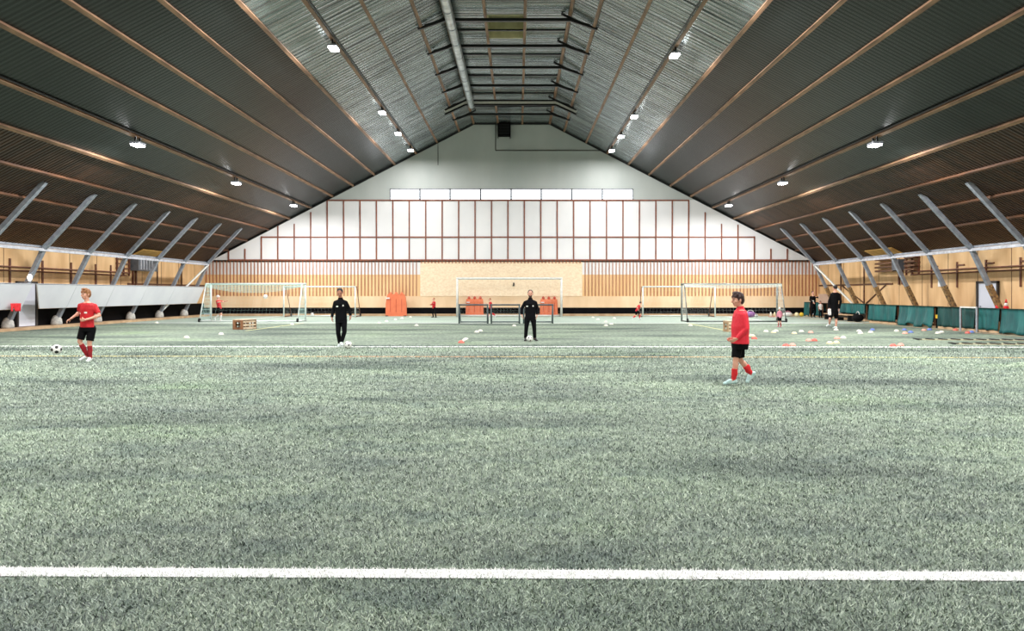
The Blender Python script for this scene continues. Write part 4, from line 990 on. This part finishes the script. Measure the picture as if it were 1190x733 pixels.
# man in shorts seen from behind
Yb = 35.4
J = J_from((870,320), 9.154, Yb, dict(head=(918,134,0), neck=(920,172,0), pel=(908,378,0), sa=(880,192,0), sb=(962,192,0), ea=(858,275,.02), wa=(853,350,-.04),
    eb=(976,275,-.03), wb=(968,355,.05), pa=(885,388,0), pb=(930,388,0), ka=(858,462,-.06), kb=(938,466,.06), aa=(868,522,.1), ab=(931,548,.02), ta=(848,538,.18), tb=(918,560,.16)))
J['na'] = V((1,0,0)); J['nb'] = V((-1,0,0))
person('man in black jacket and black shorts walking away along the right side', V((J['pel'].x,Yb,0)), J, 1.06, V((-.2,1,0)), V((-.2,1,0)), 'short', 'jacket', 'shorts', None, 'shoe_white', 'skin', .01, 'long',
    fringe='hair_black', topmat='black_cloth', hem=.16)
o = thing('bib', 'white bib held in the hand of the man in black shorts', 'bib', (J['wa'].x-.03, Yb-.05, 1.0))
p = J['wa']+V((-.02,-.1,-.12)); solid(cloth_sheet(MB(), (p.x-.08,p.y,0),(p.x+.06,p.y,0), p.z-.2, p.z+.1,(0,-1,0),.02,1.4,14,8,.05,2).build('bib_cloth', M['white_cloth'], o, smooth=True, fix=False), .012)
# man by the corner
Yb = 51.2
J = J_from((870,320), 9.154, Yb, dict(head=(684,186,0), neck=(684,214,0), pel=(688,330,0), sa=(656,222,0), sb=(714,222,0), ea=(650,262,-.05), wa=(672,286,-.25),
    eb=(738,236,-.1), wb=(706,226,-.3), pa=(674,334,0), pb=(702,334,0), ka=(670,388,-.03), kb=(706,388,-.03), aa=(668,434,.02), ab=(698,432,.02), ta=(664,442,-.12), tb=(700,441,-.12)))
person('man in black with a white badge standing by the far right corner', V((J['pel'].x,Yb,0)), J, 1.0, V((.1,-1,0)), V((.2,-1,0)), 'short', 'jacket', 'trousers', None, 'shoe_black', 'skin', .011, 'long',
    fringe='hair_brown', topmat='black_cloth', hem=.12, marks=((-.06,.36,.05,.05),))
def kid(label, px, py, s, face, look, topm, botm, skinm, pose, sock=None, hairm='hair_brown', cap=None, sleeve='short', bottom='shorts', shoes='shoe_white', lean=0):
    b_ = gp(px, py); f_ = Vector(face).normalized(); r_ = Vector((-f_.y, f_.x, 0)); H = 1.75*s
    def P(x, y, z): return b_ + r_*x*s + f_*(y*s + lean*max(0,z-.9)*s) + V((0,0,z*s))
    J = dict(head=P(0,.03,1.62), neck=P(0,0,1.45), pel=P(0,0,.93), sa=P(-.17,0,1.39), sb=P(.17,0,1.39), pa=P(-.085,0,.9), pb=P(.085,0,.9))
    if pose == 'stand': J.update(ea=P(-.23,0,1.12), wa=P(-.24,.08,.88), eb=P(.23,0,1.12), wb=P(.24,.08,.88), ka=P(-.1,.03,.5), kb=P(.1,.03,.5), aa=P(-.11,-.02,.08), ab=P(.11,-.02,.08), ta=P(-.13,.16,.04), tb=P(.13,.16,.04))
    if pose == 'arm': J.update(ea=P(-.24,.05,1.14), wa=P(-.2,.26,1.16), eb=P(.26,.08,1.2), wb=P(.3,.3,1.28), ka=P(-.12,.05,.5), kb=P(.14,.0,.5), aa=P(-.1,-.02,.08), ab=P(.24,-.05,.08), ta=P(-.12,.16,.04), tb=P(.3,.1,.04))
    if pose == 'run': J.update(ea=P(-.25,-.2,1.2), wa=P(-.22,-.02,1.02), eb=P(.25,.18,1.2), wb=P(.2,.38,1.3), ka=P(-.09,.3,.62), kb=P(.09,-.02,.48), aa=P(-.09,.2,.2), ab=P(.09,-.36,.28), ta=P(-.1,.38,.14), tb=P(.09,-.36,.1))
    if pose == 'dive': J.update(ea=P(-.28,.2,1.3), wa=P(-.26,.44,1.32), eb=P(.28,.22,1.32), wb=P(.24,.48,1.36), ka=P(-.1,.22,.5), kb=P(.1,-.05,.5), aa=P(-.1,.14,.08), ab=P(.1,-.4,.2), ta=P(-.1,.34,.04), tb=P(.1,-.38,.05))
    lo = min(v.z for v in (J['ta'],J['tb'],J['aa'],J['ab']))-.036*s
    J = {k: v-V((0,0,lo)) for k, v in J.items()}
    return person(label, b_, J, s, f_, Vector(look), 'short' if hairm else None, '', bottom, (sock,.8) if sock else None, shoes, skinm, .011, sleeve, fringe=hairm, topmat=topm, botmat=botm, hem=.1*s, cap=cap)
kid('toddler in pink with a white sun hat standing on the turf', 906, 380, .54, (-.2,1,0), (-.1,1,0), 'pink_cloth','black_cloth','skin','stand', 'dark_red', None, 'white_cloth','long', 'shorts','pink_cloth')
kid('child in white top with black hair beside the man in the corner', 953.5, 369.5, .64, (.2,-1,0), (.2,-1,0), 'white_cloth','black_cloth','skin_tan','stand', None,'hair_black',None,'short','trousers','shoe_black')
kid('child in red top and black trousers between tall orange dummy and white goal', 504.2, 369, .75, (-.7,-.7,0), (-.8,-.6,0), 'red_cloth','black_cloth','skin','arm', None,'hair_ginger',None,'long','trousers','shoe_black')
kid('child in red running behind the mini goals', 570.5, 369.3, .77, (-1,-.2,0), (-1,-.4,0), 'red_cloth','black_cloth','skin','run','red_sock','hair_ginger', lean=.1)
kid('child in red running to the right near the far wall', 740, 371.8, .66, (1,.25,0), (1,.1,0), 'red_cloth','black_cloth','skin','run','red_sock','hair_brown', lean=.5)
kid('goalkeeper in red and black with a white cap lunging inside the left goal', 255, 373.3, .86, (1,-.25,0), (1,-.2,-.1), 'red_cloth','black_cloth','skin','dive','white_cloth',None,'white_cloth', lean=-.2)

# ------------------------------------------------------------------ camera, world, view
cam = bpy.data.cameras.new('camera'); co = bpy.data.objects.new('camera', cam); COL.objects.link(co)
co.location = (0,0,EYE); co.rotation_euler = (math.pi/2,0,0); cam.sensor_width = 36; cam.sensor_fit = 'HORIZONTAL'; cam.lens = F/1190*36
cam.shift_x = -(CXP-595)/1190; cam.shift_y = -(366.5-HOR)/1190; cam.clip_end = 300
S.camera = co
w = bpy.data.worlds.new('world'); S.world = w; w.use_nodes = True
w.node_tree.nodes['Background'].inputs[0].default_value = (.8,.88,1,1); w.node_tree.nodes['Background'].inputs[1].default_value = .6
S.view_settings.view_transform = 'Standard'; S.view_settings.look = 'None'; S.view_settings.gamma = 1; S.view_settings.use_curve_mapping = False
S.view_settings.exposure = 0.0
S.cycles.use_denoising = True; S.cycles.max_bounces = 8
